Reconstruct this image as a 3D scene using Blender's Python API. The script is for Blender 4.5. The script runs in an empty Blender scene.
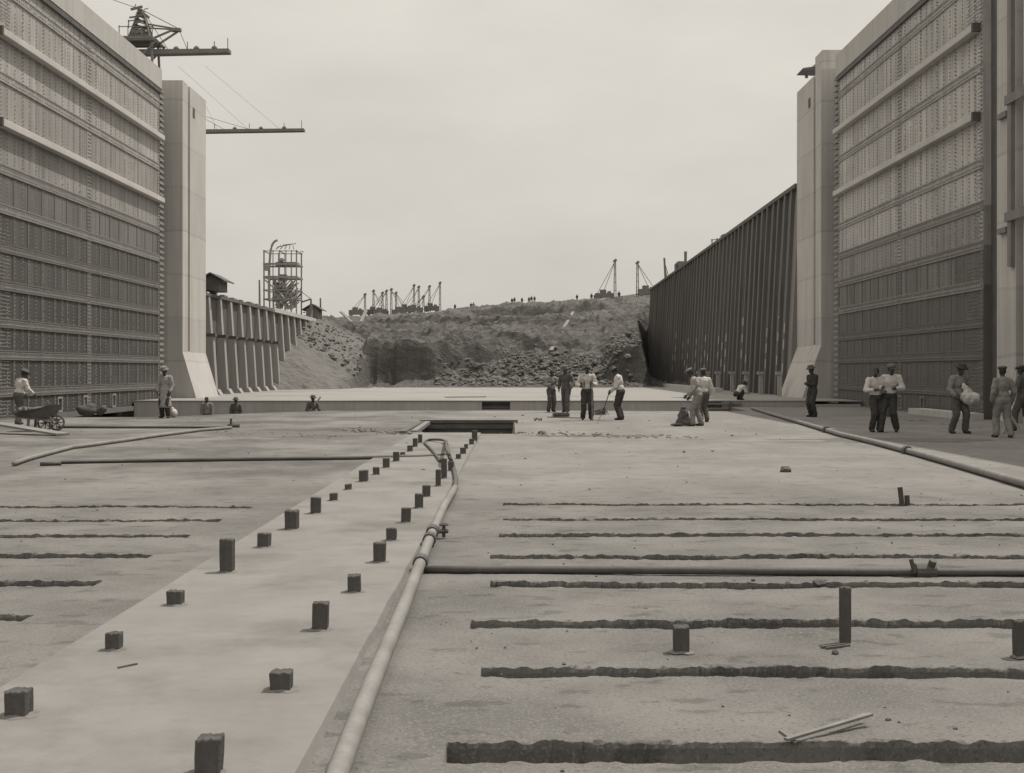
import bpy, math, random
import numpy as np
from mathutils import Vector, Matrix, Quaternion, noise

random.seed(11); rng = np.random.default_rng(5)
scn = bpy.context.scene
col = scn.collection
PI = math.pi

# ------------------------------------------------------------------ survey of the place
# metres; camera at x=0,y=0, eye height 1.65, lock axis along +Y
F = 1310.0; CX = 514.0; HY = 371.0; EYE = 1.65
def gp(px, py, z=0.0):                      # point on level z seen at a photo pixel
    y = F * (EYE - z) / (py - HY)
    return Vector(((px - CX) * y / F, y, z))
def at(px, py, y):                          # point at distance y
    return Vector(((px - CX) * y / F, y, EYE + (HY - py) * y / F))

# ------------------------------------------------------------------ materials
def colr(v, w=1.0):
    return (v, v * (1 - .041 * w), v * (1 - .086 * w), 1)

def nodes_of(m):
    m.use_nodes = True
    nt = m.node_tree
    for n in list(nt.nodes): nt.nodes.remove(n)
    return nt, nt.nodes, nt.links

def mat(name, lo, hi, rough=.9, scale=1.2, fine=18., streak=0., bump=.15, bdist=.02, panels=None, dirt=0., warm=1., fscale=None, joints=None, grain=.35):
    m = bpy.data.materials.new(name)
    nt, N, L = nodes_of(m)
    out = N.new('ShaderNodeOutputMaterial'); b = N.new('ShaderNodeBsdfPrincipled')
    L.new(b.outputs[0], out.inputs[0])
    b.inputs['Roughness'].default_value = rough
    b.inputs['Specular IOR Level'].default_value = .25
    tc = N.new('ShaderNodeTexCoord')
    def noi(sc, det=6, vec=None, ro=.6):
        n = N.new('ShaderNodeTexNoise'); n.inputs['Scale'].default_value = sc
        n.inputs['Detail'].default_value = det; n.inputs['Roughness'].default_value = ro
        L.new(vec if vec is not None else tc.outputs['Object'], n.inputs['Vector']); return n.outputs['Fac']
    def math_(op, a, c, d=None):
        n = N.new('ShaderNodeMath'); n.operation = op
        for i, q in enumerate((a, c, d)):
            if q is None: continue
            if isinstance(q, (int, float)): n.inputs[i].default_value = q
            else: L.new(q, n.inputs[i])
        return n.outputs[0]
    def stretch(a, k):                       # contrast about .5
        return math_('MULTIPLY_ADD', math_('SUBTRACT', a, .5), k, .5)
    big = stretch(noi(scale, 8), 2.2)
    f = stretch(noi(fine, 5), 2.0)
    fac = math_('ADD', math_('MULTIPLY', big, 1 - grain), math_('MULTIPLY', f, grain))
    if streak:
        mp = N.new('ShaderNodeMapping'); L.new(tc.outputs['Object'], mp.inputs[0])
        mp.inputs['Scale'].default_value = (4, 4, .14)
        s = stretch(noi(1.0, 6, mp.outputs[0]), 3.0)
        fac = math_('ADD', math_('MULTIPLY', fac, 1 - streak), math_('MULTIPLY', s, streak))
    if panels:                               # panel to panel differences: (size y, size z, amount)
        mp = N.new('ShaderNodeMapping'); L.new(tc.outputs['Object'], mp.inputs[0])
        mp.inputs['Scale'].default_value = (0, 1 / panels[0], 1 / panels[1])
        fl = N.new('ShaderNodeVectorMath'); fl.operation = 'FLOOR'; L.new(mp.outputs[0], fl.inputs[0])
        wn = N.new('ShaderNodeTexWhiteNoise'); L.new(fl.outputs[0], wn.inputs['Vector'])
        fac = math_('ADD', math_('MULTIPLY', fac, 1 - panels[2]), math_('MULTIPLY', wn.outputs['Value'], panels[2]))
    if joints:                               # lift lines every `joints` metres in height
        sp = N.new('ShaderNodeSeparateXYZ'); L.new(tc.outputs['Object'], sp.inputs[0])
        zz = math_('ADD', sp.outputs[2], math_('MULTIPLY', noi(.6, 2), .25))
        fr = math_('FRACT', math_('DIVIDE', zz, joints), 0)
        ln = math_('LESS_THAN', fr, .05)
        fac = math_('SUBTRACT', fac, math_('MULTIPLY', ln, .26))
        wn = N.new('ShaderNodeTexWhiteNoise'); wn.noise_dimensions = '1D'
        L.new(math_('FLOOR', math_('DIVIDE', zz, joints), 0), wn.inputs['W'])
        fac = math_('ADD', fac, math_('MULTIPLY', math_('SUBTRACT', wn.outputs['Value'], .5), .22))
    cl = N.new('ShaderNodeClamp'); L.new(fac, cl.inputs[0])
    mx = N.new('ShaderNodeMix'); mx.data_type = 'RGBA'
    L.new(cl.outputs[0], mx.inputs[0]); mx.inputs[6].default_value = colr(lo, warm); mx.inputs[7].default_value = colr(hi, warm)
    cur = mx.outputs[2]
    if dirt:
        d = noi(scale * .45, 9, None, .68)
        rp = N.new('ShaderNodeMapRange'); L.new(d, rp.inputs[0])
        rp.inputs[1].default_value = .50; rp.inputs[2].default_value = .64; rp.inputs[4].default_value = dirt
        m2 = N.new('ShaderNodeMix'); m2.data_type = 'RGBA'; m2.blend_type = 'MULTIPLY'
        L.new(rp.outputs[0], m2.inputs[0]); L.new(cur, m2.inputs[6]); m2.inputs[7].default_value = (.45, .44, .42, 1)
        cur = m2.outputs[2]
    L.new(cur, b.inputs['Base Color'])
    if bump:
        bp = N.new('ShaderNodeBump'); bp.inputs['Strength'].default_value = bump; bp.inputs['Distance'].default_value = bdist
        L.new(noi(fscale or fine * 1.3, 6), bp.inputs['Height']); L.new(bp.outputs[0], b.inputs['Normal'])
    return m

def floor_material():
    """lock floor: coarse slotted concrete near by, a smoother pale finish further up on the right, damp mud on the left"""
    m = bpy.data.materials.new('lock floor concrete')
    nt, N, L = nodes_of(m)
    out = N.new('ShaderNodeOutputMaterial'); b = N.new('ShaderNodeBsdfPrincipled'); L.new(b.outputs[0], out.inputs[0])
    b.inputs['Roughness'].default_value = .92; b.inputs['Specular IOR Level'].default_value = .2
    tc = N.new('ShaderNodeTexCoord')
    sp = N.new('ShaderNodeSeparateXYZ'); L.new(tc.outputs['Object'], sp.inputs[0])
    def noi(sc, det=7, ro=.6, mapping=None):
        n = N.new('ShaderNodeTexNoise'); n.inputs['Scale'].default_value = sc; n.inputs['Detail'].default_value = det
        n.inputs['Roughness'].default_value = ro
        if mapping:
            mp = N.new('ShaderNodeMapping'); mp.inputs['Scale'].default_value = mapping; L.new(tc.outputs['Object'], mp.inputs[0])
            L.new(mp.outputs[0], n.inputs['Vector'])
        else: L.new(tc.outputs['Object'], n.inputs['Vector'])
        return n.outputs['Fac']
    def mt(op, a, c):
        n = N.new('ShaderNodeMath'); n.operation = op
        for i, q in enumerate((a, c)):
            if isinstance(q, (int, float)): n.inputs[i].default_value = q
            else: L.new(q, n.inputs[i])
        return n.outputs[0]
    def rng_(a, lo, hi, to0=0, to1=1):
        n = N.new('ShaderNodeMapRange'); n.interpolation_type = 'SMOOTHSTEP'; L.new(a, n.inputs[0])
        n.inputs[1].default_value = lo; n.inputs[2].default_value = hi; n.inputs[3].default_value = to0; n.inputs[4].default_value = to1
        return n.outputs[0]
    def mixc(f, a, c, mode='MIX'):
        n = N.new('ShaderNodeMix'); n.data_type = 'RGBA'; n.blend_type = mode; L.new(f, n.inputs[0])
        for i, q in ((6, a), (7, c)):
            if isinstance(q, tuple): n.inputs[i].default_value = q
            else: L.new(q, n.inputs[i])
        return n.outputs[2]
    wob = mt('MULTIPLY', mt('SUBTRACT', noi(.35, 5), .5), 7.)
    ymask = rng_(mt('ADD', sp.outputs[1], wob), 15.5, 20.5)
    xmask = rng_(mt('ADD', sp.outputs[0], mt('MULTIPLY', wob, .25)), -3.2, -1.2)
    rough = mixc(rng_(noi(.9, 8), .3, .7), colr(.112), colr(.185))
    rough = mixc(rng_(noi(62, 3), .50, .68), rough, colr(.20))
    rough = mixc(rng_(noi(44, 3), .54, .70), rough, colr(.10))
    fine = mixc(rng_(noi(.5, 9, .68, (1, .8, 1)), .32, .68), colr(.172), colr(.232))
    mud = mixc(rng_(noi(.28, 9, .68, (1, .7, 1)), .36, .64), colr(.10), colr(.205))
    far = mixc(xmask, mud, fine)
    c = mixc(ymask, rough, far)
    # spilled mud and damp stains with their own outline
    stain = rng_(noi(.16, 9, .68, (1, 1.15, 1)), .56, .66, 0, .55)
    c = mixc(stain, c, (.60, .59, .58, 1), 'MULTIPLY')
    spots = rng_(noi(2.2, 5, .55, (1.3, 2.2, 1)), .57, .65, 0, .50)
    c = mixc(spots, c, (.45, .45, .45, 1), 'MULTIPLY')
    L.new(c, b.inputs['Base Color'])
    bp = N.new('ShaderNodeBump'); bp.inputs['Strength'].default_value = .35; bp.inputs['Distance'].default_value = .018
    L.new(noi(26, 8, .7), bp.inputs['Height']); L.new(bp.outputs[0], b.inputs['Normal'])
    return m

M = {}
M['floor'] = floor_material()
M['strip'] = mat('pale trowelled cement', .165, .245, scale=1.1, fine=9, bump=.15, dirt=.5, grain=.25)
M['upper'] = mat('pale upper floor', .22, .30, scale=.25, fine=6, bump=.1, dirt=.3)
M['concrete'] = mat('formed concrete', .34, .54, scale=.35, fine=7, streak=.45, joints=2.2, bump=.12)
M['pale_concrete'] = mat('fresh pale concrete', .36, .52, scale=.4, fine=7, streak=.4, joints=2.2, bump=.1)
M['step'] = mat('stained step concrete', .28, .46, scale=.6, fine=8, streak=.4, bump=.12)
M['trench'] = mat('trench concrete', .12, .2, scale=.6, fine=8)
M['wall_dark'] = mat('dark weathered concrete', .075, .14, scale=.4, fine=6, streak=.7, bump=.12)
M['rib_pale'] = mat('pale rib concrete', .26, .38, scale=.5, fine=6, streak=.5)
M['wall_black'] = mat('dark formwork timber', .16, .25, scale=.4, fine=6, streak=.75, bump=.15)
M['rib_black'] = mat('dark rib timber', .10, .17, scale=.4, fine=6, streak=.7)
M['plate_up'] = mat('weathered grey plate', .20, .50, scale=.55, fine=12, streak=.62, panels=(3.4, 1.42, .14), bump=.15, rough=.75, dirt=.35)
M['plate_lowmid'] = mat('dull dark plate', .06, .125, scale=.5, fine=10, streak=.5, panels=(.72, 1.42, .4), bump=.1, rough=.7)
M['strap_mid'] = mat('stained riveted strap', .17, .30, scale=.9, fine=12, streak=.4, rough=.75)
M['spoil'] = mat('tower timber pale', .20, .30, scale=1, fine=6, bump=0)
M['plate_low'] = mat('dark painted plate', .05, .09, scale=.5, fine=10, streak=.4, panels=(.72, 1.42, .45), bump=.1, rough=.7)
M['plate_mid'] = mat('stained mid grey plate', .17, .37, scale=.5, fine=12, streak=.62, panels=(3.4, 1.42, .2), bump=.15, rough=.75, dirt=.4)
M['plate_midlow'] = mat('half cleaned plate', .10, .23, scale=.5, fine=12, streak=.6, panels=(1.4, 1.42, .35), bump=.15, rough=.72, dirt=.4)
M['plate_pale'] = mat('pale weathered plate', .24, .60, scale=.55, fine=12, streak=.62, panels=(3.4, 1.42, .14), bump=.15, rough=.75, dirt=.35)
M['bracket'] = mat('grey bracket iron', .20, .32, scale=2, fine=12)
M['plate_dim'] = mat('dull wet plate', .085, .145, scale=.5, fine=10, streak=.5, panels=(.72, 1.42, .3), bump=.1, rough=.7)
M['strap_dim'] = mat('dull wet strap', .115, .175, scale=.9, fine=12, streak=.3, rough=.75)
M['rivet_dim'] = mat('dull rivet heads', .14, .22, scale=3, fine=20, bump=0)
M['strap_up'] = mat('grey riveted strap', .24, .44, scale=.9, fine=12, streak=.4, rough=.75, dirt=.3)
M['strap_low'] = mat('dusty dark strap', .11, .19, scale=.9, fine=12, streak=.3, rough=.75)
M['rivet_up'] = mat('dark rivet paint', .14, .26, scale=3, fine=20, bump=0)
M['rivet_low'] = mat('dusty rivet heads', .17, .34, scale=3, fine=20, bump=0)
M['beam'] = mat('grey fender timber', .40, .56, scale=.5, fine=8, bump=.15)
M['cap'] = mat('pale fascia', .36, .50, scale=.4, fine=6, streak=.3)
M['iron'] = mat('dark iron', .07, .14, scale=2, fine=15, rough=.65)
M['iron_far'] = mat('grey distant iron', .13, .22, scale=1, fine=6, rough=.8, bump=0)
M['peg'] = mat('tarred timber', .045, .12, scale=7, fine=25, streak=.5, bump=.6, bdist=.01)
M['timber'] = mat('weathered timber', .15, .27, scale=2, fine=14, streak=.3, bump=.2)
M['timber_dark'] = mat('dark timber', .09, .16, scale=2, fine=14, streak=.3, bump=.2)
M['pipe_pale'] = mat('dusty pale pipe', .17, .27, scale=3, fine=24, rough=.7, bump=.1, dirt=.3)
M['pipe_dark'] = mat('dark pipe', .06, .12, scale=3, fine=24, rough=.6, bump=.1)
M['earth'] = None
M['rock'] = mat('broken rock', .075, .20, scale=1.5, fine=8, bump=.3)
M['skin'] = mat('brown skin', .055, .085, scale=6, fine=30, bump=.05, rough=.55, warm=1.4)
M['white'] = mat('worn white cotton', .42, .60, scale=6, fine=30, bump=.3)
M['grey'] = mat('grey cotton', .17, .27, scale=6, fine=30, bump=.3)
M['tan'] = mat('pale khaki cotton', .24, .36, scale=6, fine=30, bump=.3)
M['dark'] = mat('dark wool', .04, .072, scale=6, fine=30, bump=.3)
M['mid'] = mat('faded dark cotton', .075, .125, scale=6, fine=30, bump=.3)
M['hair'] = mat('black hair', .03, .05, scale=20, fine=60, bump=.3)
M['felt'] = mat('felt hat', .08, .13, scale=8, fine=40, bump=.2)
M['straw'] = mat('pale straw hat', .15, .24, scale=8, fine=60, bump=.3)
M['boot'] = mat('leather boot', .035, .06, scale=8, fine=40)
M['eye'] = mat('eye white', .5, .6, bump=0)
M['mouth'] = mat('lips', .05, .06, bump=0)

def earth_material():
    m = bpy.data.materials.new('excavated earth')
    nt, N, L = nodes_of(m)
    out = N.new('ShaderNodeOutputMaterial'); b = N.new('ShaderNodeBsdfPrincipled'); L.new(b.outputs[0], out.inputs[0])
    b.inputs['Roughness'].default_value = 1; b.inputs['Specular IOR Level'].default_value = .1
    tc = N.new('ShaderNodeTexCoord')
    def noi(sc, det=8, ro=.62, mp_=None):
        n = N.new('ShaderNodeTexNoise'); n.inputs['Scale'].default_value = sc; n.inputs['Detail'].default_value = det; n.inputs['Roughness'].default_value = ro
        if mp_:
            mp = N.new('ShaderNodeMapping'); mp.inputs['Scale'].default_value = mp_; L.new(tc.outputs['Object'], mp.inputs[0]); L.new(mp.outputs[0], n.inputs['Vector'])
        else: L.new(tc.outputs['Object'], n.inputs['Vector'])
        return n.outputs['Fac']
    def rg(a, lo, hi, t0=0, t1=1):
        n = N.new('ShaderNodeMapRange'); L.new(a, n.inputs[0]); n.inputs[1].default_value = lo; n.inputs[2].default_value = hi
        n.inputs[3].default_value = t0; n.inputs[4].default_value = t1; return n.outputs[0]
    def mx(f, a, c):
        n = N.new('ShaderNodeMix'); n.data_type = 'RGBA'; L.new(f, n.inputs[0])
        for i, q in ((6, a), (7, c)):
            if isinstance(q, tuple): n.inputs[i].default_value = q
            else: L.new(q, n.inputs[i])
        return n.outputs[2]
    c = mx(rg(noi(.12, 9, .65), .35, .65), colr(.065), colr(.14))
    c = mx(rg(noi(.9, 9, .7), .42, .66), c, colr(.175))
    c = mx(rg(noi(.5, 9, .7, (1, .5, 2.0)), .55, .68), c, colr(.075))
    c = mx(rg(noi(.35, 6, .6, (.25, .25, 5.)), .54, .64, 0, .55), c, colr(.07))         # darker strata
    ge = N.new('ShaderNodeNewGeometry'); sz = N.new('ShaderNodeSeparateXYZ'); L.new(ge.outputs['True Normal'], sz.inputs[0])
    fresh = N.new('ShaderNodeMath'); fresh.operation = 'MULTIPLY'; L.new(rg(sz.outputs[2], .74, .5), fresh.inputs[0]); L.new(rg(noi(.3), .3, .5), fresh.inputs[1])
    c = mx(fresh.outputs[0], c, colr(.092))                # patchy darker tone wherever the surface is steep
    xy = N.new('ShaderNodeSeparateXYZ'); L.new(tc.outputs['Object'], xy.inputs[0])       # tipped pale spoil against the left wall
    sa = N.new('ShaderNodeMath'); sa.operation = 'MULTIPLY'; L.new(rg(xy.outputs[0], -11.5, -14.0), sa.inputs[0]); L.new(rg(xy.outputs[1], 124, 119), sa.inputs[1])
    sp_ = N.new('ShaderNodeMath'); sp_.operation = 'MULTIPLY'; L.new(sa.outputs[0], sp_.inputs[0]); L.new(rg(noi(1.2), .25, .5, .4, 1), sp_.inputs[1])
    c = mx(sp_.outputs[0], c, colr(.20))
    L.new(c, b.inputs['Base Color'])
    bp = N.new('ShaderNodeBump'); bp.inputs['Strength'].default_value = .9; bp.inputs['Distance'].default_value = .5
    L.new(noi(1.6, 10, .7), bp.inputs['Height']); L.new(bp.outputs[0], b.inputs['Normal'])
    return m
M['earth'] = earth_material()

# ------------------------------------------------------------------ mesh helpers
ORG = {}
def tag(o, label=None, cat=None, group=None, kind=None):
    if label: o['label'] = label
    if cat: o['category'] = cat
    if group: o['group'] = group
    if kind: o['kind'] = kind
    return o

def empty(name, loc=(0, 0, 0), rz=0):
    o = bpy.data.objects.new(name, None); col.objects.link(o)
    o.location = loc; o.rotation_euler = (0, 0, rz); o.empty_display_size = .2
    ORG[o.name] = Vector(loc)
    return o

class MB:
    def __init__(s): s.v = []; s.f = []
    def add(s, vs, fs):
        n = len(s.v); s.v.extend([tuple(v) for v in vs]); s.f.extend([tuple(i + n for i in f) for f in fs]); return s
    def box(s, x0, x1, y0, y1, z0, z1):
        x0, x1 = sorted((x0, x1)); y0, y1 = sorted((y0, y1)); z0, z1 = sorted((z0, z1))
        return s.add([(x0,y0,z0),(x1,y0,z0),(x1,y1,z0),(x0,y1,z0),(x0,y0,z1),(x1,y0,z1),(x1,y1,z1),(x0,y1,z1)],
                     [(3,2,1,0),(4,5,6,7),(0,1,5,4),(1,2,6,5),(2,3,7,6),(3,0,4,7)])
    def bar(s, p, q, w, h=None, up=(0, 0, 1)):
        p = Vector(p); q = Vector(q); h = h or w
        d = (q - p).normalized(); u = Vector(up)
        if abs(d.dot(u)) > .98: u = Vector((0, 1, 0))
        a = d.cross(u).normalized() * (w / 2); b = a.normalized().cross(d).normalized() * (h / 2)
        vs = [p-a-b, p+a-b, p+a+b, p-a+b, q-a-b, q+a-b, q+a+b, q-a+b]
        return s.add(vs, [(3,2,1,0),(4,5,6,7),(0,1,5,4),(1,2,6,5),(2,3,7,6),(3,0,4,7)])
    def tube(s, pts, r, n=10, caps=True):
        pts = [Vector(p) for p in pts]; rs = r if isinstance(r, (list, tuple)) else [r] * len(pts)
        base = len(s.v); up = Vector((0, 0, 1)); rings = []
        for i, p in enumerate(pts):
            d = (pts[min(i + 1, len(pts) - 1)] - pts[max(i - 1, 0)]).normalized()
            u = up if abs(d.dot(up)) < .97 else Vector((1, 0, 0))
            a = d.cross(u).normalized(); b = a.cross(d).normalized()
            rings.append([p + a * (rs[i] * math.cos(2 * PI * k / n)) + b * (rs[i] * math.sin(2 * PI * k / n)) for k in range(n)])
        vs = [v for rg in rings for v in rg]; fs = []
        for i in range(len(pts) - 1):
            for k in range(n):
                fs.append((i*n + k, (i+1)*n + k, (i+1)*n + (k+1) % n, i*n + (k+1) % n))
        if caps: fs += [tuple(range(n)), tuple(range((len(pts)-1)*n, len(pts)*n))[::-1]]
        return s.add(vs, fs)
    def capsule(s, p, q, r1, r2, n=12, flat=None):
        p = Vector(p); q = Vector(q); d = q - p; L_ = d.length or 1e-5; d = d / L_
        pts = []; rs = []
        for k in range(5): t = PI / 2 * (1 - k / 4); pts.append(p - d * (r1 * math.sin(t))); rs.append(max(r1 * math.cos(t), .0008))
        for k in range(5): t = PI / 2 * (k / 4); pts.append(q + d * (r2 * math.sin(t))); rs.append(max(r2 * math.cos(t), .0008))
        return s.tube(pts, rs, n)
    def ell(s, c, r, rot=None, nu=14, nv=9):
        c = Vector(c); vs = []; fs = []
        for j in range(1, nv):
            t = PI * j / nv
            for i in range(nu):
                a = 2 * PI * i / nu
                v = Vector((r[0] * math.sin(t) * math.cos(a), r[1] * math.sin(t) * math.sin(a), r[2] * math.cos(t)))
                vs.append(c + (rot @ v if rot else v))
        top = len(vs); v = Vector((0, 0, r[2])); vs.append(c + (rot @ v if rot else v)); v = -v; vs.append(c + (rot @ v if rot else v))
        for j in range(nv - 2):
            for i in range(nu): fs.append((j*nu + i, (j+1)*nu + i, (j+1)*nu + (i+1) % nu, j*nu + (i+1) % nu))
        for i in range(nu):
            fs.append((top, i, (i+1) % nu)); fs.append((top + 1, (nv-2)*nu + (i+1) % nu, (nv-2)*nu + i))
        return s.add(vs, fs)
    def prism(s, poly, ext):                 # planar polygon (3D points) extruded by a vector
        n = len(poly); e = Vector(ext); a = [Vector(p) for p in poly]; vs = a + [p + e for p in a]
        fs = [tuple(range(n))[::-1], tuple(range(n, 2 * n))] + [(i, (i+1) % n, n + (i+1) % n, n + i) for i in range(n)]
        return s.add(vs, fs)
    def lathe(s, prof, c=(0, 0, 0), n=18, rot=None, sx=1, sy=1):
        c = Vector(c); vs = []; fs = []
        for r, z in prof:
            for k in range(n):
                v = Vector((r * sx * math.cos(2*PI*k/n), r * sy * math.sin(2*PI*k/n), z)); vs.append(c + (rot @ v if rot else v))
        for i in range(len(prof) - 1):
            for k in range(n): fs.append((i*n + k, i*n + (k+1) % n, (i+1)*n + (k+1) % n, (i+1)*n + k))
        fs += [tuple(range(n))[::-1], tuple(range((len(prof)-1)*n, len(prof)*n))]
        return s.add(vs, fs)
    def build(s, name, m, parent=None, origin=None, smooth=False, local=False, fix=True):
        if parent is not None and not local: o0 = ORG[parent.name]
        else: o0 = Vector(origin) if origin is not None else Vector((0, 0, 0))
        me = bpy.data.meshes.new(name)
        me.from_pydata([(v[0]-o0[0], v[1]-o0[1], v[2]-o0[2]) for v in s.v], [], s.f)
        if fix:
            import bmesh
            bm = bmesh.new(); bm.from_mesh(me); bmesh.ops.recalc_face_normals(bm, faces=bm.faces); bm.to_mesh(me); bm.free()
        if smooth: me.polygons.foreach_set('use_smooth', [True] * len(me.polygons))
        if m is not None: me.materials.append(m)
        o = bpy.data.objects.new(name, me); col.objects.link(o)
        if parent is not None: o.parent = parent; ORG[o.name] = o0
        else: o.location = o0; ORG[o.name] = o0
        return o

def remesh(o, vs, it=2):
    m = o.modifiers.new('union', 'REMESH'); m.mode = 'VOXEL'; m.voxel_size = vs; m.use_smooth_shade = True
    if it: s = o.modifiers.new('soften', 'SMOOTH'); s.factor = .5; s.iterations = it
    return o

def grid_mesh(name, xs, ys, Z, m, keep=None):
    if np.ndim(xs) == 2: X, Y = xs, ys
    else: X, Y = np.meshgrid(xs, ys)
    ny, nx = X.shape
    co = np.stack([X, Y, Z], -1).reshape(-1, 3).astype(np.float32)
    i = np.arange(nx - 1)[None, :] + nx * np.arange(ny - 1)[:, None]
    q = np.stack([i, i + 1, i + 1 + nx, i + nx], -1).reshape(-1, 4)
    if keep is not None: q = q[keep.reshape(-1)]
    me = bpy.data.meshes.new(name)
    me.vertices.add(len(co)); me.vertices.foreach_set('co', co.ravel())
    me.loops.add(q.size); me.loops.foreach_set('vertex_index', q.ravel().astype(np.int32))
    me.polygons.add(len(q)); me.polygons.foreach_set('loop_start', np.arange(0, q.size, 4, dtype=np.int32))
    me.polygons.foreach_set('loop_total', np.full(len(q), 4, dtype=np.int32))
    me.polygons.foreach_set('use_smooth', np.ones(len(q), dtype=bool))
    me.update(calc_edges=True); me.materials.append(m)
    o = bpy.data.objects.new(name, me); col.objects.link(o); ORG[o.name] = Vector((0, 0, 0))
    return o

def vnoise1(x, seed, freq):
    r = np.random.default_rng(seed).random(4096)
    t = np.asarray(x) * freq + 1000.; i = np.floor(t).astype(int); f = t - i; f = f * f * (3 - 2 * f)
    return r[i % 4096] * (1 - f) + r[(i + 1) % 4096] * f - .5
def fnoise1(x, seed, freq, oct=4):
    return sum(vnoise1(x, seed + 17 * k, freq * 2 ** k) / 1.8 ** k for k in range(oct))
def vnoise2(x, y, seed, freq):
    r = np.random.default_rng(seed).random((256, 256))
    u = x * freq + 500.; v = y * freq + 500.
    i = np.floor(u).astype(int); j = np.floor(v).astype(int); a = u - i; b = v - j; a = a*a*(3-2*a); b = b*b*(3-2*b)
    g = lambda p, q: r[p % 256, q % 256]
    return (g(i, j)*(1-a) + g(i+1, j)*a)*(1-b) + (g(i, j+1)*(1-a) + g(i+1, j+1)*a)*b - .5
def fnoise2(x, y, seed, freq, oct=5, fall=1.9):
    return sum(vnoise2(x, y, seed + 13 * k, freq * 2 ** k) / fall ** k for k in range(oct))
def sstep(a, b, x):
    t = np.clip((x - a) / (b - a), 0, 1); return t * t * (3 - 2 * t)

ORD = ['first','second','third','fourth','fifth','sixth','seventh','eighth','ninth','tenth','eleventh','twelfth','thirteenth','fourteenth','fifteenth','sixteenth','seventeenth','eighteenth','nineteenth','twentieth']

# ------------------------------------------------------------------ the lock floor
XL, XR = -17.5, 16.0                          # faces of the two gates
SLOT_R = [(503,505,.19),(503,520,.19),(499,535,.20),(490,557,.22),(490,585,.24),(470,625,.27),(481,673,.22),(445,752,.31)]
SLOT_L = [(252,507,.18),(220,521,.18),(188,537,.20),(150,557,.22),(97,584,.23),(27,619,.24)]
slots = []
for px, py, w in SLOT_R: p = gp(px, py); slots.append((p.x, 7.35, p.y, w))
for px, py, w in SLOT_L: p = gp(px, py); slots.append((-7.35, p.x, p.y, w))
NY0, NY1, NX = 3.6, 17.6, 7.5
xs = np.unique(np.concatenate([np.linspace(-NX, NX, 1000)] + [[a - .002, a + .006, b_ - .006, b_ + .002] for a, b_, _, _ in slots]))
def sl(t): return gp(t[0], t[1]).x, gp(t[0], t[1]).y, t[2]
bands = []
for k, t in enumerate(SLOT_R): bands.append((sl(t), sl(SLOT_L[k]) if k < len(SLOT_L) else None))
bands.sort(key=lambda b_: b_[0][1])
mixx = sstep(-3.0, -.45, xs)                       # 0 on the left field, 1 on the right
rows = []                                          # (y over x, z over x)
prev = np.full_like(xs, NY0)
def fill(a, b_):
    n = max(2, int((b_ - a).mean() / .065))
    for q in range(1, n): rows.append((a + (b_ - a) * q / n, None))
rows.append((prev, None))
for k, (r_, l_) in enumerate(bands):
    (xr, yr, wr_) = r_; yl, wl_ = (l_[1], l_[2]) if l_ else (yr, wr_)
    yc = yl + (yr - yl) * mixx; w_ = wl_ + (wr_ - wl_) * mixx
    on = ((xs > xr) & (xs < 7.35)).astype(float)
    if l_: on = np.maximum(on, ((xs < l_[0]) & (xs > -7.35)).astype(float))
    jag = lambda sd, fr, am: fnoise1(xs, sd + k, fr, 3) * am
    mod = np.clip(.9 + 2.4 * jag(600, .9, 1.), .1, 2.2); mod2 = np.clip(.9 + 2.4 * jag(640, .7, 1.), .1, 2.2)
    lo = yc - w_/2 + jag(100, .8, .055) + jag(150, 16, .009) * on * mod2
    hi = yc + w_/2 + jag(200, .7, .035) + (jag(250, 13, .013) + jag(270, 32, .015)) * on * mod
    hi = np.maximum(hi, lo + .08)
    d = (.26 + jag(300, 2, .05)) * on
    a = lo - .085; fill(prev, a); rows.append((a, None))
    for o_ in (.055, .03, .012): rows.append((lo - o_, np.clip(jag(450, 14, .014) + .002, 0, 1) * on * (1 - o_ / .08)))
    rows.append((lo, -.004 * on)); rows.append((lo + .006, -d * .6)); rows.append((lo + .02, -d))
    for q in (.3, .6): rows.append((lo + (hi - lo) * q, -d + np.abs(jag(500 + int(q*10), 4, .08)) * on * .5))
    for q, o_ in ((1., .012), (.8, .010), (.6, .006), (.4, .010), (.22, .003), (.08, .006)):
        rows.append((hi - o_ * on - np.abs(jag(520 + int(q*10), 22, .014)) * on * (.3 + q), -d * q))
    rows.append((hi, (.004 + np.clip(jag(400, 14, .02), -.01, .02)) * on))
    for o_ in (.014, .03, .055): rows.append((hi + o_, np.clip(jag(420 + int(o_*500), 22, .03) + .003, 0, .02) * on * (1 - o_ / .09)))
    prev = hi + .09; rows.append((prev, None))
fill(prev, np.full_like(xs, NY1)); rows.append((np.full_like(xs, NY1), None))
Y = np.array([r_[0] for r_ in rows]); X = np.repeat(xs[None], len(rows), 0)
Y = np.maximum.accumulate(Y, axis=0)
base = fnoise2(X, Y, 3, .7, 4) * .014 + fnoise2(X, Y, 9, 7., 3) * .006
Z = np.array([b_ if r_[1] is None else np.where(r_[1] < -.03, r_[1], b_ + r_[1]) for r_, b_ in zip(rows, base)])
for edge in (np.abs(X) > NX - .3, Y > NY1 - .3, Y < NY0 + .3): Z = np.where(edge & (np.abs(Z) < .05), 0, Z)
Z[:, 0] = Z[:, -1] = 0; Z[0, :] = Z[-1, :] = 0
f_near = grid_mesh('floor', X, Y, Z, M['floor'])
dz = (Z[1:, :-1] - Z[:-1, :-1]); flat = (np.abs(dz) < .015)
f_near.data.polygons.foreach_set('use_smooth', flat.ravel()); tag(f_near, kind='structure')

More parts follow.
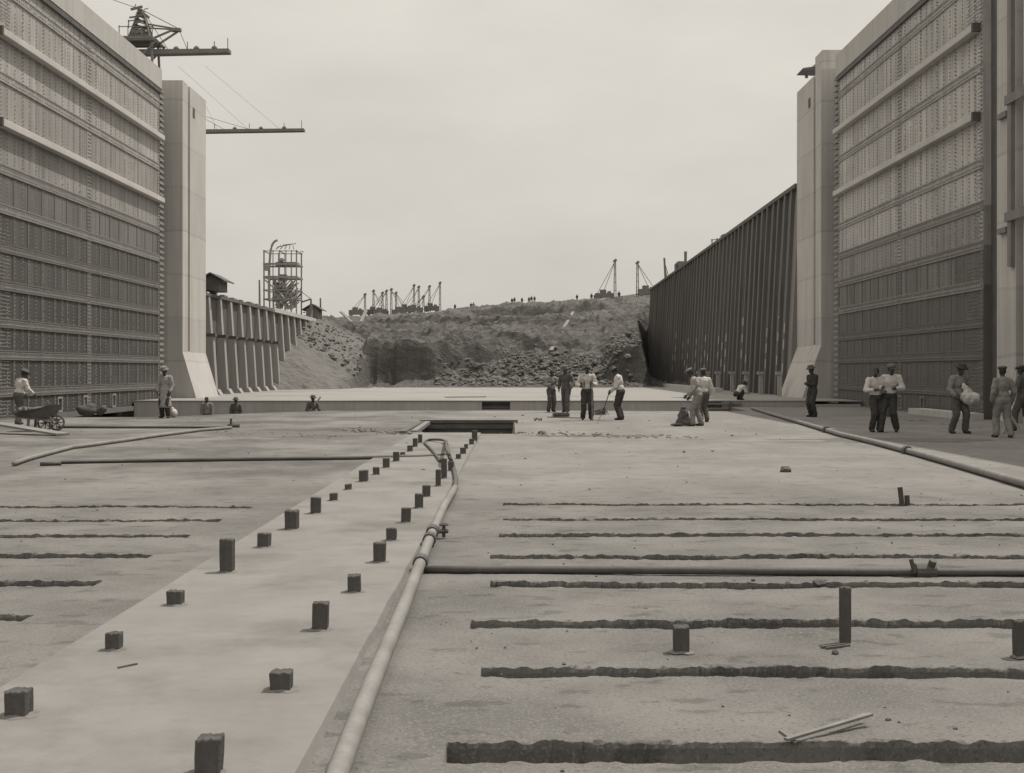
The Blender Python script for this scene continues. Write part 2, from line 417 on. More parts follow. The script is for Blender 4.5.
# the rest of the floor, with the pit left open and a ragged edge towards the trench
EDGE = [(-19.5, 46.3), (-12.7, 47.0), (-11.2, 49.7), (-7.7, 54.4), (-4, 54.6), (4, 54.4), (8.5, 53.6), (9.6, 54), (9.9, 59.9), (18, 59.9)]
def edge_y(x):
    return float(np.interp(x, [e[0] for e in EDGE], [e[1] for e in EDGE]))
PIT = (-2.82, .02, 34.4, 41.4)
cuts = sorted(set([e[0] for e in EDGE] + [-NX, NX, PIT[0], PIT[1]] + list(np.round(np.linspace(-12, 9, 22), 2))))
mb = MB()
for a, b_ in zip(cuts[:-1], cuts[1:]):
    mid = (a + b_) / 2; y0 = NY1 if abs(mid) < NX else -40.
    segs = [(y0, None)] if not (PIT[0] < mid < PIT[1]) else [(y0, PIT[2]), (PIT[3], None)]
    for s0, s1 in segs:
        mb.add([(a, s0, 0), (b_, s0, 0), (b_, s1 or edge_y(b_), 0), (a, s1 or edge_y(a), 0)], [(0, 1, 2, 3)])
mb.add([(-NX, -40, 0), (NX, -40, 0), (NX, NY0, 0), (-NX, NY0, 0)], [(0, 1, 2, 3)])
tag(mb.build('floor', M['floor'], fix=False), kind='structure')

# trench in front of the sill
mb = MB()
TZ = -1.15
for (xa, ya), (xb, yb) in zip(EDGE[:-1], EDGE[1:]):
    mb.add([(xa, ya, 0), (xb, yb, 0), (xb, yb, TZ), (xa, ya, TZ)], [(0, 1, 2, 3)])
mb.add([(-20, 44, TZ), (18.5, 44, TZ), (18.5, 66.5, TZ), (-20, 66.5, TZ)], [(0, 1, 2, 3)])
tag(mb.build('trench', M['trench'], fix=False), kind='structure')

# raised sill and the floor above it
SY, SZ = 60.0, .25
mb = MB()
nx0, nx1 = gp(482, 402).x * 60 / gp(482, 402).y, gp(510, 402).x * 60 / gp(510, 402).y
nx0 = (482 - CX) * SY / F; nx1 = (510 - CX) * SY / F
r0 = (702 - CX) * SY / F; r1 = (722 - CX) * SY / F
for a, b_ in ((-17.4, nx0), (nx1, r0), (r1, 13.6)):
    mb.box(a, b_, SY, SY + 1.2, TZ, SZ)
mb.box(13.6, 15.9, SY, SY + 1.2, TZ, SZ - .12)
for a, b_ in ((nx0, nx1), (r0, r1)):
    mb.box(a, b_, SY + .5, SY + 1.2, TZ, SZ - .05); mb.box(a, b_, SY, SY + .6, TZ, -.12)
tag(mb.build('sill', M['step'], None), kind='structure')
mb = MB(); mb.box(-17.45, 15.9, SY + .02, 114, SZ + .004, SZ + .035); mb.box(-17.4, 13.6, SY - .03, SY + .6, SZ + .003, SZ + .045)
tag(mb.build('upper_floor', M['upper']), kind='structure')

# pale strip with the timber stubs
mb = MB()
SX0, SX1, STOP = -2.62, -.88, .035
n = 80; yy = np.linspace(3.2, PIT[2] - .02, n)
le = SX0 + .008 * fnoise1(yy, 61, 1.2); ri = SX1 + .010 * fnoise1(yy, 62, 1.2)
for i in range(n - 1):
    a, b_, c, d = (le[i], yy[i]), (ri[i], yy[i]), (ri[i+1], yy[i+1]), (le[i+1], yy[i+1])
    mb.add([(*a, STOP), (*b_, STOP), (*c, STOP), (*d, STOP)], [(0, 1, 2, 3)])
    mb.add([(*b_, STOP), (b_[0] + .035, b_[1], -.03), (c[0] + .035, c[1], -.03), (*c, STOP)], [(0, 1, 2, 3)])
    mb.add([(*d, STOP), (d[0] - .035, d[1], -.03), (a[0] - .035, a[1], -.03), (*a, STOP)], [(0, 1, 2, 3)])
tag(mb.build('pavement', M['strip'], fix=False), kind='structure')

# pit at the head of the strip
mb = MB()
x0, x1, y0, y1 = PIT
mb.add([(x0,y1,0),(x1,y1,0),(x1,y1,-1.3),(x0,y1,-1.3)], [(0,1,2,3)])
mb.add([(x0,y0,0),(x0,y1,0),(x0,y1,-1.3),(x0,y0,-1.3)], [(0,1,2,3)])
mb.add([(x1,y1,0),(x1,y0,0),(x1,y0,-1.3),(x1,y1,-1.3)], [(0,1,2,3)])
mb.add([(x1,y0,0),(x0,y0,0),(x0,y0,-1.3),(x1,y0,-1.3)], [(0,1,2,3)])
mb.add([(x0,y0,-1.3),(x1,y0,-1.3),(x1,y1,-1.3),(x0,y1,-1.3)], [(0,1,2,3)])
tag(mb.build('trench', M['wall_dark'], fix=False), kind='structure')
pf = empty('pit_frame', (-1.4, 38, 0)); tag(pf, 'timber and iron kerb round the open pit at the far end of the pale strip', 'pit frame')
mb = MB(); mb.box(x0 - .16, x1 + .1, y1 - .03, y1 + .22, .003, .10); mb.box(x0 - .1, x1 + .06, y1 - .06, y1 + .02, -.17, -.05)
mb.build('far_beam', M['iron'], pf)
mb = MB(); mb.box(x0 - .20, x0 - .02, y0 + .1, y1 - .04, .004, .07); mb.build('side_beam', M['timber_dark'], pf)
mb = MB(); mb.bar((x0 + .16, y0 + .4, .02), (x0 + .1, y1 - .15, .02), .16, .1); mb.build('side_plank', M['timber'], pf)
mb = MB(); mb.bar((x1 - .05, y1 - .4, -.4), (x1 + .02, y1 - .1, .03), .08, .06); mb.build('bracket', M['timber'], pf)

# wide ground under everything
mb = MB(); mb.add([(-2500, -2500, -1.5), (2500, -2500, -1.5), (2500, 2500, -1.5), (-2500, 2500, -1.5)], [(0, 1, 2, 3)])
tag(mb.build('ground', M['earth'], fix=False), kind='structure')

# ------------------------------------------------------------------ terrain of the excavation
YK = np.array([115.8,117,117.8,146,149,111.9,112.8,113.9,114.0,122.2,122.4,122.8,124.8,128.8,130.8,150.8,221,222.2,222.4,223.2,104,106,108,110,111,112,112.5,113,114.2,114.5,115,116,118,120,122,123.5,124,125,126,128,130,132,136,140,145,150,152,154,155,160,180,200,220,222,224,225,226,227,230,240,280,330.]); YK.sort()
COLS = {
318: [(104,390),(106,384),(112,360),(118,342),(124,328),(140,322),(200,320.5),(330,319.5)],
 345: [(104,390),(108,384),(112,372),(118,354),(124,344),(126,329),(140,325),(200,321),(330,318.5)],
 362: [(104,390),(108,388),(112,378),(118,362),(122,350),(124,330),(140,326),(200,320.5),(330,317.5)],
 369: [(104,390),(108,388),(112,387),(113,384),(113.9,342),(124,334),(140,326),(150,326),(150.8,319.5),(200,319),(330,317)],
 400: [(104,390),(108,388),(112,388),(113,385),(114.0,340),(124,335),(140,328),(150,326.5),(150.8,319),(200,318.5),(330,315)],
 432: [(104,390),(108,388),(112,388),(113,384),(113.9,345),(122,341),(122.8,334),(140,327),(150,326),(150.8,318.5),(220,317),(330,312.5)],
 452: [(104,390),(108,388),(112,380),(115,371),(115.8,346),(122,342),(122.8,336),(140,331),(150,326.5),(150.8,320),(200,319),(221,318),(222.2,312.5),(330,311)],
 480: [(104,390),(108,388),(112,379),(117,366),(117.8,347),(124,343),(124.8,336),(140,330),(150,327),(150.8,321),(200,320),(222,319.5),(223.2,308.5),(330,307.5)],
 530: [(104,390),(108,388),(112,379),(118,364),(128,352),(128.8,337),(145,330),(150,327.5),(150.8,319.5),(221,319),(222.4,306),(330,303.5)],
 565: [(104,390),(108,388),(112,380),(118,366),(130,350),(130.8,339),(145,330),(150,326),(154,318),(221,317),(222.4,304.5),(330,301)],
 600: [(104,390),(108,388),(112,381),(118,369),(130,350),(140,334),(145,328),(150,324),(154,316),(221,313.5),(222.4,303),(330,298)],
 615: [(104,390),(108,388),(111,386),(111.9,352),(124,341),(130,337),(140,330),(150,322),(154,314),(220,311),(230,302),(330,297)],
 638: [(104,390),(108,388),(111,386),(112,345),(124,336),(130,332),(145,325),(150,318),(155,310),(220,306),(230,299),(330,293.5)],
 652: [(104,391),(108,390),(120,388),(140,385.5),(146,384.5),(149,345),(152,318),(160,311),(220,307),(230,300),(330,292.5)],
}
CPX = np.array(sorted(COLS)); CT = np.array([[np.interp(y, *zip(*COLS[c])) for y in YK] for c in CPX])
def terrain_arr(X, Y):
    px = CX + F * X / np.maximum(Y, 60) 
    px = px + 9 * fnoise2(X, Y * .5, 66, .16, 5) * (1 - sstep(600, 640, px))
    yq = np.clip(Y, 104, 330)
    tab = np.array([np.interp(yq.ravel(), YK, CT[i]) for i in range(len(CPX))])       # columns x points
    pc = np.clip(px.ravel(), CPX[0], CPX[-1]); j = np.clip(np.searchsorted(CPX, pc) - 1, 0, len(CPX) - 2)
    t = (pc - CPX[j]) / (CPX[j+1] - CPX[j]); k = np.arange(len(pc))
    yi = (tab[j, k] * (1 - t) + tab[j+1, k] * t).reshape(X.shape)
    z = EYE + (HY - yi) * yq / F
    z = np.where(Y < 104, -.4, z)
    amp = np.clip((Y - 106) / 8, 0, 1)
    far = sstep(150, 260, Y)
    nz = fnoise2(X, Y, 71, .2, 6, 1.5) * (.62 + .5 * far) - np.abs(fnoise2(X, Y * .3, 77, .45, 5, 1.5)) * (.75 + .5 * far) + .25
    nearb = 1 - sstep(150, 200, Y)
    nz = nz + nearb * (fnoise2(X, Y * 1.4, 121, 1.3, 3, 1.5) * .42 - np.abs(fnoise2(X * 1.6, Y * .3, 123, .8, 4, 1.6)) * .5 + .15)
    z = z + amp * nz * (1 - .75 * sstep(250, 330, Y))
    # ground behind the two side walls
    left = 5.75 + fnoise2(X, Y, 81, .3, 4) * .25
    wl = 1 - sstep(-19.3, -18.2, X + 0 * Y); lmask = wl * (1 - sstep(112, 122, Y))
    z = z * (1 - lmask) + np.maximum(left, 0) * lmask
    zw = np.interp(Y, [91, 94, 99, 105, 110, 113, 119, 128, 140], [-1.2, .25, 2.7, 3.9, 5.4, 6.0, 6.3, 6.6, 6.0])
    mound = zw - .62 * (X + 17.4) * np.interp(X, [-17.4, -8], [1, 1.0]) + fnoise2(X, Y, 91, .55, 6, 1.5) * .5
    mound = mound - 5 * np.maximum(0, X + 12.9 + fnoise2(X, Y, 95, .8, 3) * .6)
    z = np.where((X > -18.3) & (X < -8) & (Y > 90) & (Y < 140), np.maximum(z, mound), z)
    right = 10.9 + fnoise2(X, Y, 82, .3, 4) * .5 + 1.6 * np.exp(-((Y - 140) / 14) ** 2) * (1 + fnoise2(X, Y, 83, .5, 3))
    rmask = sstep(16.4, 17.6, X) * (1 - sstep(150, 175, Y))
    return z * (1 - rmask) + right * rmask
def terrain(x, y): return float(terrain_arr(np.array([[x]]), np.array([[y]], dtype=float))[0, 0])
xs = np.concatenate([[-1500, -500, -200, -120], np.arange(-80, -24, 1.6), np.arange(-24, 20, .33), np.arange(20, 70, 1.6), [120, 200, 500, 1500]])
ys = np.concatenate([np.arange(66, 91, 3.), np.arange(91, 132, .3), np.arange(132, 149, .7), np.arange(149, 153, .2), np.arange(153, 170, .7), np.arange(170, 216, 1.5), np.arange(216, 228, .3), np.arange(228, 240, 1.), np.arange(240, 345, 3.), [400, 600, 1000, 2000]])
X, Y = np.meshgrid(xs, ys)
ter = tag(grid_mesh('terrain', xs, ys, terrain_arr(X, Y), M['earth'], keep=~((Y[:-1, :-1] < 90) & (X[:-1, :-1] > -18.4) & (X[:-1, 1:] < 16.6))), kind='structure')

ter.data.polygons.foreach_set('use_smooth', [ter.data.vertices[p_.vertices[0]].co.y > 160 for p_ in ter.data.polygons])
# broken rock lying on the slope
def rock(mb, c, r, seed):
    rr = random.Random(seed); phi = (1 + 5 ** .5) / 2
    base = [(-1,phi,0),(1,phi,0),(-1,-phi,0),(1,-phi,0),(0,-1,phi),(0,1,phi),(0,-1,-phi),(0,1,-phi),(phi,0,-1),(phi,0,1),(-phi,0,-1),(-phi,0,1)]
    fs = [(0,11,5),(0,5,1),(0,1,7),(0,7,10),(0,10,11),(1,5,9),(5,11,4),(11,10,2),(10,7,6),(7,1,8),(3,9,4),(3,4,2),(3,2,6),(3,6,8),(3,8,9),(4,9,5),(2,4,11),(6,2,10),(8,6,7),(9,8,1)]
    sc = Vector((rr.uniform(.7, 1.3), rr.uniform(.7, 1.3), rr.uniform(.5, .9))); q = Quaternion((rr.uniform(-1,1), rr.uniform(-1,1), rr.uniform(-1,1), rr.uniform(-1,1))).normalized()
    vs = []
    for b_ in base:
        v = Vector(b_).normalized() * rr.uniform(.75, 1.15); v = q @ v
        vs.append((c[0] + v.x*sc.x*r, c[1] + v.y*sc.y*r, c[2] + v.z*sc.z*r))
    mb.add(vs, fs)
mb = MB(); rr = random.Random(3)
pts = []
for i in range(6500):
    if rr.random() < .9: px = rr.gauss(540, 60); yy_ = 109 + abs(rr.gauss(0, 7))
    else: px = rr.uniform(285, 372); yy_ = 106 + abs(rr.gauss(0, 8))
    if px < 280 or px > 640 or yy_ > 132 or 372 < px < 436: continue
    if 436 < px < 500 and yy_ > 114.5 + rr.random()*2: continue
    pts.append(((px - CX) * yy_ / F, yy_, min(.5, .05 + rr.expovariate(1 / .06))))
P = np.array(pts); zs = terrain_arr(P[:, 0][None], P[:, 1][None])[0]
for i, (x, y, r) in enumerate(pts): rock(mb, (x, y, max(zs[i], SZ) + r * .2), r, i)
tag(mb.build('rubble', M['rock']), 'broken rock strewn over the foot of the excavated slope', 'rubble', kind='stuff')

# ------------------------------------------------------------------ lock walls, piers and far side walls
def bevel(o, w=.03):
    b = o.modifiers.new('bevel', 'BEVEL'); b.width = w; b.segments = 1; b.limit_method = 'ANGLE'; return o

w = empty('lock_wall', (-24, 20, 0)); tag(w, 'high concrete lock wall on the left that the open gate leaf folds back into', 'lock wall')
mb = MB(); mb.box(-34, -19.75, 43.01, 71, -1.2, 15.8); mb.box(-34, XL, -12, 43.0, -1.2, 16.3); mb.build('wall', M['concrete'], w)
w = empty('lock_wall', (20, 20, 0)); tag(w, 'high concrete lock wall at the right edge beside the near end of the gate', 'lock wall')
mb = MB(); mb.box(18.2, 34, 43.4, 71, -1.2, 16.3)
gy0, gy1 = F * XR / (1024.5 - CX), F * XR / (1019 - CX)        # upright groove in the face
mb.box(XR, 34, gy1 + .25, 43.4, -1.2, 17.3); mb.box(XR, 34, -12, gy1 - .35, -1.2, 17.3); mb.box(XR + .5, 34, gy1 - .35, gy1 + .25, -1.2, 17.2)
mb.build('wall', M['concrete'], w)
mb = MB()
fy = gy1 + .33
mb.box(XR - .14, XR - .003, fy, fy + .3, 5.0, 17.2); mb.build('guide_timber', M['timber'], w)
for zz in (14.9, 10.2, 6.45, 17.0 - .3):
    mb = MB(); mb.box(XR - .19, XR - .142, fy - 2.2, fy + .42, zz, zz + .3); mb.box(XR - .14, XR - .003, fy + .45, fy + 1.2, zz - .32, zz - .14); mb.build('wall_bracket', M['timber'], w)

def pier(s, label, face, x_gate, ya, yb, ztop, zt, toe, m_in, parapet):
    """s=-1 left, +1 right; a pier standing proud of the gate line, with a battered toe on its inner face"""
    p = empty('concrete_pier', (s * abs(face), ya, 0)); tag(p, label, 'pier')
    mb = MB(); out = x_gate + s * 6
    # front half: slice profile in XZ extruded along Y, with an upright groove in the inner face
    g0, g1 = ya + (yb - ya) * .22, ya + (yb - ya) * .30
    for (q0, q1, fx) in ((ya, g0, face), (g0, g1, face + s * .22), (g1, yb, face)):
        mb.add([(fx, q0, -1.2), (out, q0, -1.2), (out, q0, ztop), (fx, q0, ztop), (fx, q1, -1.2), (out, q1, -1.2), (out, q1, ztop), (fx, q1, ztop)],
               [(0,1,2,3), (4,5,6,7), (0,3,7,4), (3,2,6,7), (1,2,6,5)])
    mb.build('shaft', m_in, p)
    mb = MB(); e = s * .012
    mb.prism([(face + e, ya - .004, -.9), (face + e, ya - .004, zt), (face - s * toe, ya - .004, SZ - .06), (face - s * toe, ya - .004, -.9)], (0, yb - ya - .01, 0))
    mb.build('battered_toe', M['pale_concrete'] if s < 0 else M['concrete'], p)
    mb = MB()
    if parapet:
        mb.box(x_gate - s*.2, x_gate + s * 1.2, ya + .8, ya + 2.4, ztop, ztop + 1.15); mb.build('parapet', M['concrete'], p)
    mb = MB(); wz = ztop - .95
    mb.box(face - s * .02, face + s * .1, ya + (yb-ya)*.42, ya + (yb-ya)*.5, wz - .5, wz); mb.build('wall_socket', M['wall_dark'], p)
    return p
pier(-1, 'pale concrete pier with battered toe at the far end of the left gate', -16.7, XL, 66.0, 71.0, 16.3, 2.65, .72, M['concrete'], False)
pier(1, 'shaded concrete pier with battered toe and parapet at the far end of the right gate', 15.55, XR, 66.3, 72.0, 16.95, 3.0, 1.0, M['concrete'], True)

# left side wall: pale ribs in two lifts
lw = empty('retaining_wall', (XL, 92, 0)); tag(lw, 'low left wall of dark bays between pale upright ribs beyond the pier', 'retaining wall')
mb = MB(); mb.box(-19.6, XL - .20, 71.02, 115.5, -.5, 5.95); mb.build('wall', M['wall_dark'], lw)
mb = MB(); mb.box(-19.3, XL + .12, 95.2, 115.3, 5.953, 6.25); mb.build('coping', M['pale_concrete'], lw)
mb = MB(); mb.box(-19.3, XL + .02, 71.05, 95.1, 5.955, 6.12); mb.build('coping', M['timber_dark'], lw)
rr = random.Random(8)
mb = MB()
for k in range(9):
    y = 72 + k * 2.6; mb.bar((XL - .3, y, 6.2 + rr.uniform(0, .1)), (XL - .5, y + rr.uniform(1.5, 2.6), 6.2 + rr.uniform(0, .15)), .3, .1)
mb.build('loose_planks', M['timber'], lw)
RIBY = [75.4 + 2.89 * k for k in range(14)]
for k, y in enumerate(RIBY):
    hw = .26; lift = 3.75
    if k < 8:
        mb = MB()
        mb.prism([(XL-.22, y-hw, lift+.06), (XL+.12, y-hw, lift+.06), (XL-.02, y-hw, 5.95), (XL-.22, y-hw, 5.95)], (0, 2*hw, 0))
        mb.prism([(XL-.22, y-hw, -.2), (XL+.46, y-hw, -.2), (XL+.22, y-hw, lift-.12), (XL-.22, y-hw, lift-.12)], (0, 2*hw, 0))
        mb.build('rib', M['rib_pale'], lw)
        mb = MB(); mb.box(XL - .22, XL + .36, y - hw - .02, y + hw + .02, lift - .117, lift + .057); mb.build('tie_block', M['wall_dark'], lw)
        mb = MB(); mb.prism([(XL + .2, y - .4, SZ), (XL + .72, y - .4, SZ), (XL + .5, y - .4, .6)], (0, .8, 0)); mb.build('footing', M['rib_pale'], lw)
    else:
        mb = MB(); mb.prism([(XL-.22, y-hw, -.2), (XL+.45, y-hw, -.2), (XL+.02, y-hw, 5.95), (XL-.22, y-hw, 5.95)], (0, 2*hw, 0)); mb.build('rib', M['rib_pale'], lw)

# right side wall: dark timbered face with close ribs
RX = 15.55
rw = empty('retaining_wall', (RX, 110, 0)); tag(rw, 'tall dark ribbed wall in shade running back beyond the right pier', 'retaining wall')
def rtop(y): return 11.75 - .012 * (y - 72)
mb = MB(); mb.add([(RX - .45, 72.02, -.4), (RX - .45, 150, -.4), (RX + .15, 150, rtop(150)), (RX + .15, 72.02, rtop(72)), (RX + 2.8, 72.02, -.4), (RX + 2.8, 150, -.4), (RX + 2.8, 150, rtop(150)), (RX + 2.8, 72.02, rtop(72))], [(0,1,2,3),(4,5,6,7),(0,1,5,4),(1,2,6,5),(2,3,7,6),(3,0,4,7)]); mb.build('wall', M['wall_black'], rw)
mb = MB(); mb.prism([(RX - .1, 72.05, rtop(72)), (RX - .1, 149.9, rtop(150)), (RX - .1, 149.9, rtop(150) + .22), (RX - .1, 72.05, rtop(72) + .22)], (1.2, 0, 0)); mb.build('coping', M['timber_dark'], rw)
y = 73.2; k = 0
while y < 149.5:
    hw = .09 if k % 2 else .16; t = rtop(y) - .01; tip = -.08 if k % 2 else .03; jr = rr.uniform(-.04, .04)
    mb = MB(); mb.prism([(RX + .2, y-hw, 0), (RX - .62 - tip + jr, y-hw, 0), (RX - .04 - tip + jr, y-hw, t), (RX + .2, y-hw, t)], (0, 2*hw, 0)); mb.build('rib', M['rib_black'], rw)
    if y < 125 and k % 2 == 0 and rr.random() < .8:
        mb = MB()  # flecks of sunlight on the ribs, modelled as thin pale slabs
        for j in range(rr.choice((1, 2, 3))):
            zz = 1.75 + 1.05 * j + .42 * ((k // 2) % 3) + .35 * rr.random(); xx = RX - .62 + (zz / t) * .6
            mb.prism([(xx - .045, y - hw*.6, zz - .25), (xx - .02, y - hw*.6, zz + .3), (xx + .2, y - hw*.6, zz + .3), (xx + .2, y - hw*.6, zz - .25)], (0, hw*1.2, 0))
        mb.build('sun_fleck', M['pale_concrete'], rw)
    y += .86 + rr.uniform(-.06, .06); k += 1
# short posts at its foot
for i, px in enumerate((779.5, 760.8, 746, 732, 718, 708, 699, 691.5)):
    X_ = 14.3; y = F * X_ / (px - CX)
    o = empty('foot_post', (X_, y, SZ + .035)); tag(o, f'short pale post at the foot of the dark right wall, {ORD[i]} from the pier', 'post', 'posts along the foot of the dark right wall')
    MB().box(X_ - .10, X_ + .10, y - .12, y + .12, SZ + .03, 1.45).build('shaft', M['rib_pale'], o); MB().box(X_ - .2, X_ + .14, y - .18, y + .16, 1.452, 1.62).build('cap', M['rib_pale'], o)
mb = MB(); mb.box(12.9, 13.4, 84, 125, SZ + .03, .55); tag(mb.build('low_kerb', M['concrete'], origin=(13.1, 100, SZ)), 'low pale kerb along the foot of the dark right wall', 'kerb')

# ------------------------------------------------------------------ the two gate leaves
rivet_rng = random.Random(77)
def rivet(mb, s, x, y, z, r=.036, h=.028):
    if rivet_rng.random() < .07: return
    y += rivet_rng.uniform(-.012, .012); z += rivet_rng.uniform(-.012, .012); n = 6; vs = []; 
    for k in range(n): a = 2*PI*k/n; vs.append((x, y + r*math.cos(a), z + r*math.sin(a)))
    for k in range(n): a = 2*PI*k/n; vs.append((x - s*h, y + .55*r*math.cos(a), z + .55*r*math.sin(a)))
    mb.add(vs, [(k, (k+1) % n, n + (k+1) % n, n + k) for k in range(n)] + [tuple(range(n, 2*n))])

def gate(s, face, y0, y1, ztop, zcap, beams, label):
    """steel leaf folded back flat; s = +1 when the leaf is on the right (its skin looks towards -X)"""
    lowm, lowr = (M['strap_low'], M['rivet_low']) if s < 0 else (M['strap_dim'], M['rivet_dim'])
    g = empty('lock_gate', (face, (y0 + y1) / 2, 0)); tag(g, label, 'lock gate')
    inx = lambda d: face - s * d              # d metres out of the skin, into the lock
    zb = -.06; split = 8.55 if s < 0 else 5.95
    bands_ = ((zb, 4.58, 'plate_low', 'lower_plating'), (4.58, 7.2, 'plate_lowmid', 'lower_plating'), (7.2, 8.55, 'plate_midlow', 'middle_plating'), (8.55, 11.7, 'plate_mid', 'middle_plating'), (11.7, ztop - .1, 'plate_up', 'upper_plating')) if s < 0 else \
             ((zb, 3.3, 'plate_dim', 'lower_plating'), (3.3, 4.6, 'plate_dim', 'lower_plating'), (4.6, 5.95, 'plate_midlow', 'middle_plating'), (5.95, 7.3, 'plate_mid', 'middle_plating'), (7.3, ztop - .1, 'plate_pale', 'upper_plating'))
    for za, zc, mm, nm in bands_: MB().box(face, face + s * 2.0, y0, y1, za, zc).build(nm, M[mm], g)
    gird = [14.75, 11.7, 8.55, 7.2, 5.87, 4.58, 3.3, 2.2, .92] if s < 0 else [15.2, 12.05, 8.75, 7.3, 5.95, 4.6, 3.3, 2.2, .92]
    ru, rl = MB(), MB(); ru_r = .027 if s < 0 else .034
    pick = lambda z: ru if z > split else rl
    ym = (y0 + y1) / 2 - .3
    for z in gird:
        h = .17
        up = z > split
        mb = MB(); mb.box(inx(.03), face, y0 + .02, y1 - .02, z - h, z + h)
        mb.box(inx(.05), inx(.028), y0 + .03, y1 - .03, z - h, z - h + .04); mb.box(inx(.05), inx(.028), y0 + .03, y1 - .03, z + h - .04, z + h)
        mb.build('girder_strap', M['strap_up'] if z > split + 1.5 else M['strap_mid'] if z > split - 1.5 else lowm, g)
        for zz in (z - .07, z + .07):
            y = y0 + .1
            while y < y1 - .1: rivet(pick(z), s, inx(.031), y, zz, .03 if up else .038); y += .17
    # upright butt straps
    for yy_, wd in ((ym, .26), (y0 + .16, .13), (y1 - .16, .13)):
        zs_ = [zb] + sorted(gird) + [ztop - 1.0]
        mbs = MB(); mbl = MB()
        for a, b_ in zip(zs_[:-1], zs_[1:]):
            if b_ - a < .4: continue
            (mbs if (a + b_)/2 > split else mbl).box(inx(.022), face, yy_ - wd, yy_ + wd, a + .175, b_ - .175)
        mbs.build('butt_strap', M['strap_up'], g); mbl.build('butt_strap', lowm, g)
        z = .1
        while z < ztop - 1.1:
            for dy in ((-.16, -.06, .06, .16) if wd > .2 else (-.05, .05)): rivet(pick(z), s, inx(.023), yy_ + dy, z)
            z += .15
    # rivet lines at the frames
    y = y0 + .75; kf = 0
    while y < y1 - .4:
        if abs(y - ym) > .35:
            z = .15
            while z < ztop - 1.05:
                if all(abs(z - gz) > .2 for gz in gird):
                    rivet(pick(z), s, face, y, z, ru_r if z > split else .034)
                    if kf % 3 == 0: rivet(pick(z), s, face, y + .11, z + .06, ru_r if z > split else .034)
                z += .14
        y += .68; kf += 1
    # closely riveted band at the near end
    z = .1
    while z < ztop - 1.1:
        y = y0 + .4
        top_ = 6.5 if s < 0 else 5.3
        while y < y0 + (1.7 if z < top_ or z > 13.2 else .6):
            rivet(pick(z), s, face, y, z, .03, .02); y += .125
        z += .125
    o = ru.build('rivets', M['rivet_up'], g, fix=False); o['kind'] = 'stuff'
    o = rl.build('rivets', lowr, g, fix=False); o['kind'] = 'stuff'
    # light stiffener lines on the lower courses
    y = y0 + 2.0; kf = 0
    while y < y1 - .5:
        if kf % 2 == 0 and abs(y - ym) > .4:
            mb = MB()
            for a, b_ in zip([zb + .1] + sorted(gird)[:-1], sorted(gird)):
                if b_ < split + .1: mb.box(inx(.02), face, y - .045, y + .045, a + .18, b_ - .18)
            mb.build('frame_strip', lowm, g)
        y += .68; kf += 1
    # fender beams
    for z in beams:
        mb = MB(); mb.box(inx(.30), inx(.002), y0 + .35, y1 - .03, z, z + .25); bevel(mb.build('fender_beam', M['beam'], g), .02)
        mb = MB(); mb.box(inx(.32), inx(.002), y0 + .2, y0 + .347, z - .02, z + .27); mb.build('beam_shoe', M['iron'], g)
    # top fascia in long panels
    y = y0; n = 9; st = (y1 - y0) / n
    mb = MB()
    for k in range(n): mb.box(inx(.14), face + s * 1.9, y0 + k*st + .008, y0 + (k+1)*st - .008, ztop - zcap, ztop)
    mb.box(inx(.125), face, y0 + .02, y1 - .02, ztop - zcap + .02, ztop - .03)
    mb.build('top_fascia', M['cap'], g)
    mb = MB(); mb.box(inx(.12), inx(.002), y0, y1, ztop - zcap - .22, ztop - zcap - .004); mb.build('fascia_bearer', M['iron'], g)
    # toothed edge at the mitre end
    mb = MB(); mb.box(inx(-.35), inx(-1.6), y1, y1 + .7, zb, ztop - .95); mb.build('end_post', M['iron'], g)
    mb = MB(); z = 1.2 if s < 0 else .4
    while z < ztop - 1.0:
        mb.prism([(inx(.04), y1 + .02, z), (inx(.04), y1 + .75, z + .02), (inx(.04), y1 + .75, z + .13), (inx(.04), y1 + .02, z + .15)], (s * .4, 0, 0)); z += .285
    mb.build('bracket_row', M['bracket'], g)
    # near end heel post in shade
    mb = MB(); mb.box(face + s*.25, face + s*1.6, y0 - .7, y0, zb, ztop - .2); mb.build('heel_post', M['iron'], g)
    # manhole frames in the bottom course
    for yy_ in (y0 + 6.6, y0 + 9.6, y0 + 13.4):
        mb = MB()
        for (a, b_, c, d) in ((-.26,.26,.62,.7),(-.26,.26,.1,.18),(-.26,-.18,.18,.62),(.18,.26,.18,.62)): mb.box(inx(.05), face, yy_ + a, yy_ + b_, c - .04, d - .04)
        mb.build('manhole_frame', lowr, g)
    mb = MB(); mb.box(inx(.12), face, y0, y1, zb - .1, zb + .1); mb.build('bottom_sill', lowm, g)
    return g
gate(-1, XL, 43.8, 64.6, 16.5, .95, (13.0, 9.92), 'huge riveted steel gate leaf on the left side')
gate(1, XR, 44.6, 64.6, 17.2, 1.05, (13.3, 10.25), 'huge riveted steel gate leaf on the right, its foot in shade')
mb = MB(); mb.box(15.2, 15.85, 44.2, 50.5, .003, .22); tag(mb.build('low_ledge', M['concrete'], origin=(15.5, 47, 0)), 'low concrete ledge at the foot of the right gate', 'ledge')
o = bevel(MB().box(13.1, 13.75, 47.3, 47.9, .002, .42).build('stone_block', M['wall_dark'], origin=(13.4, 47.6, 0))); tag(o, 'small dark block on the shaded floor by the foot of the right gate', 'block')

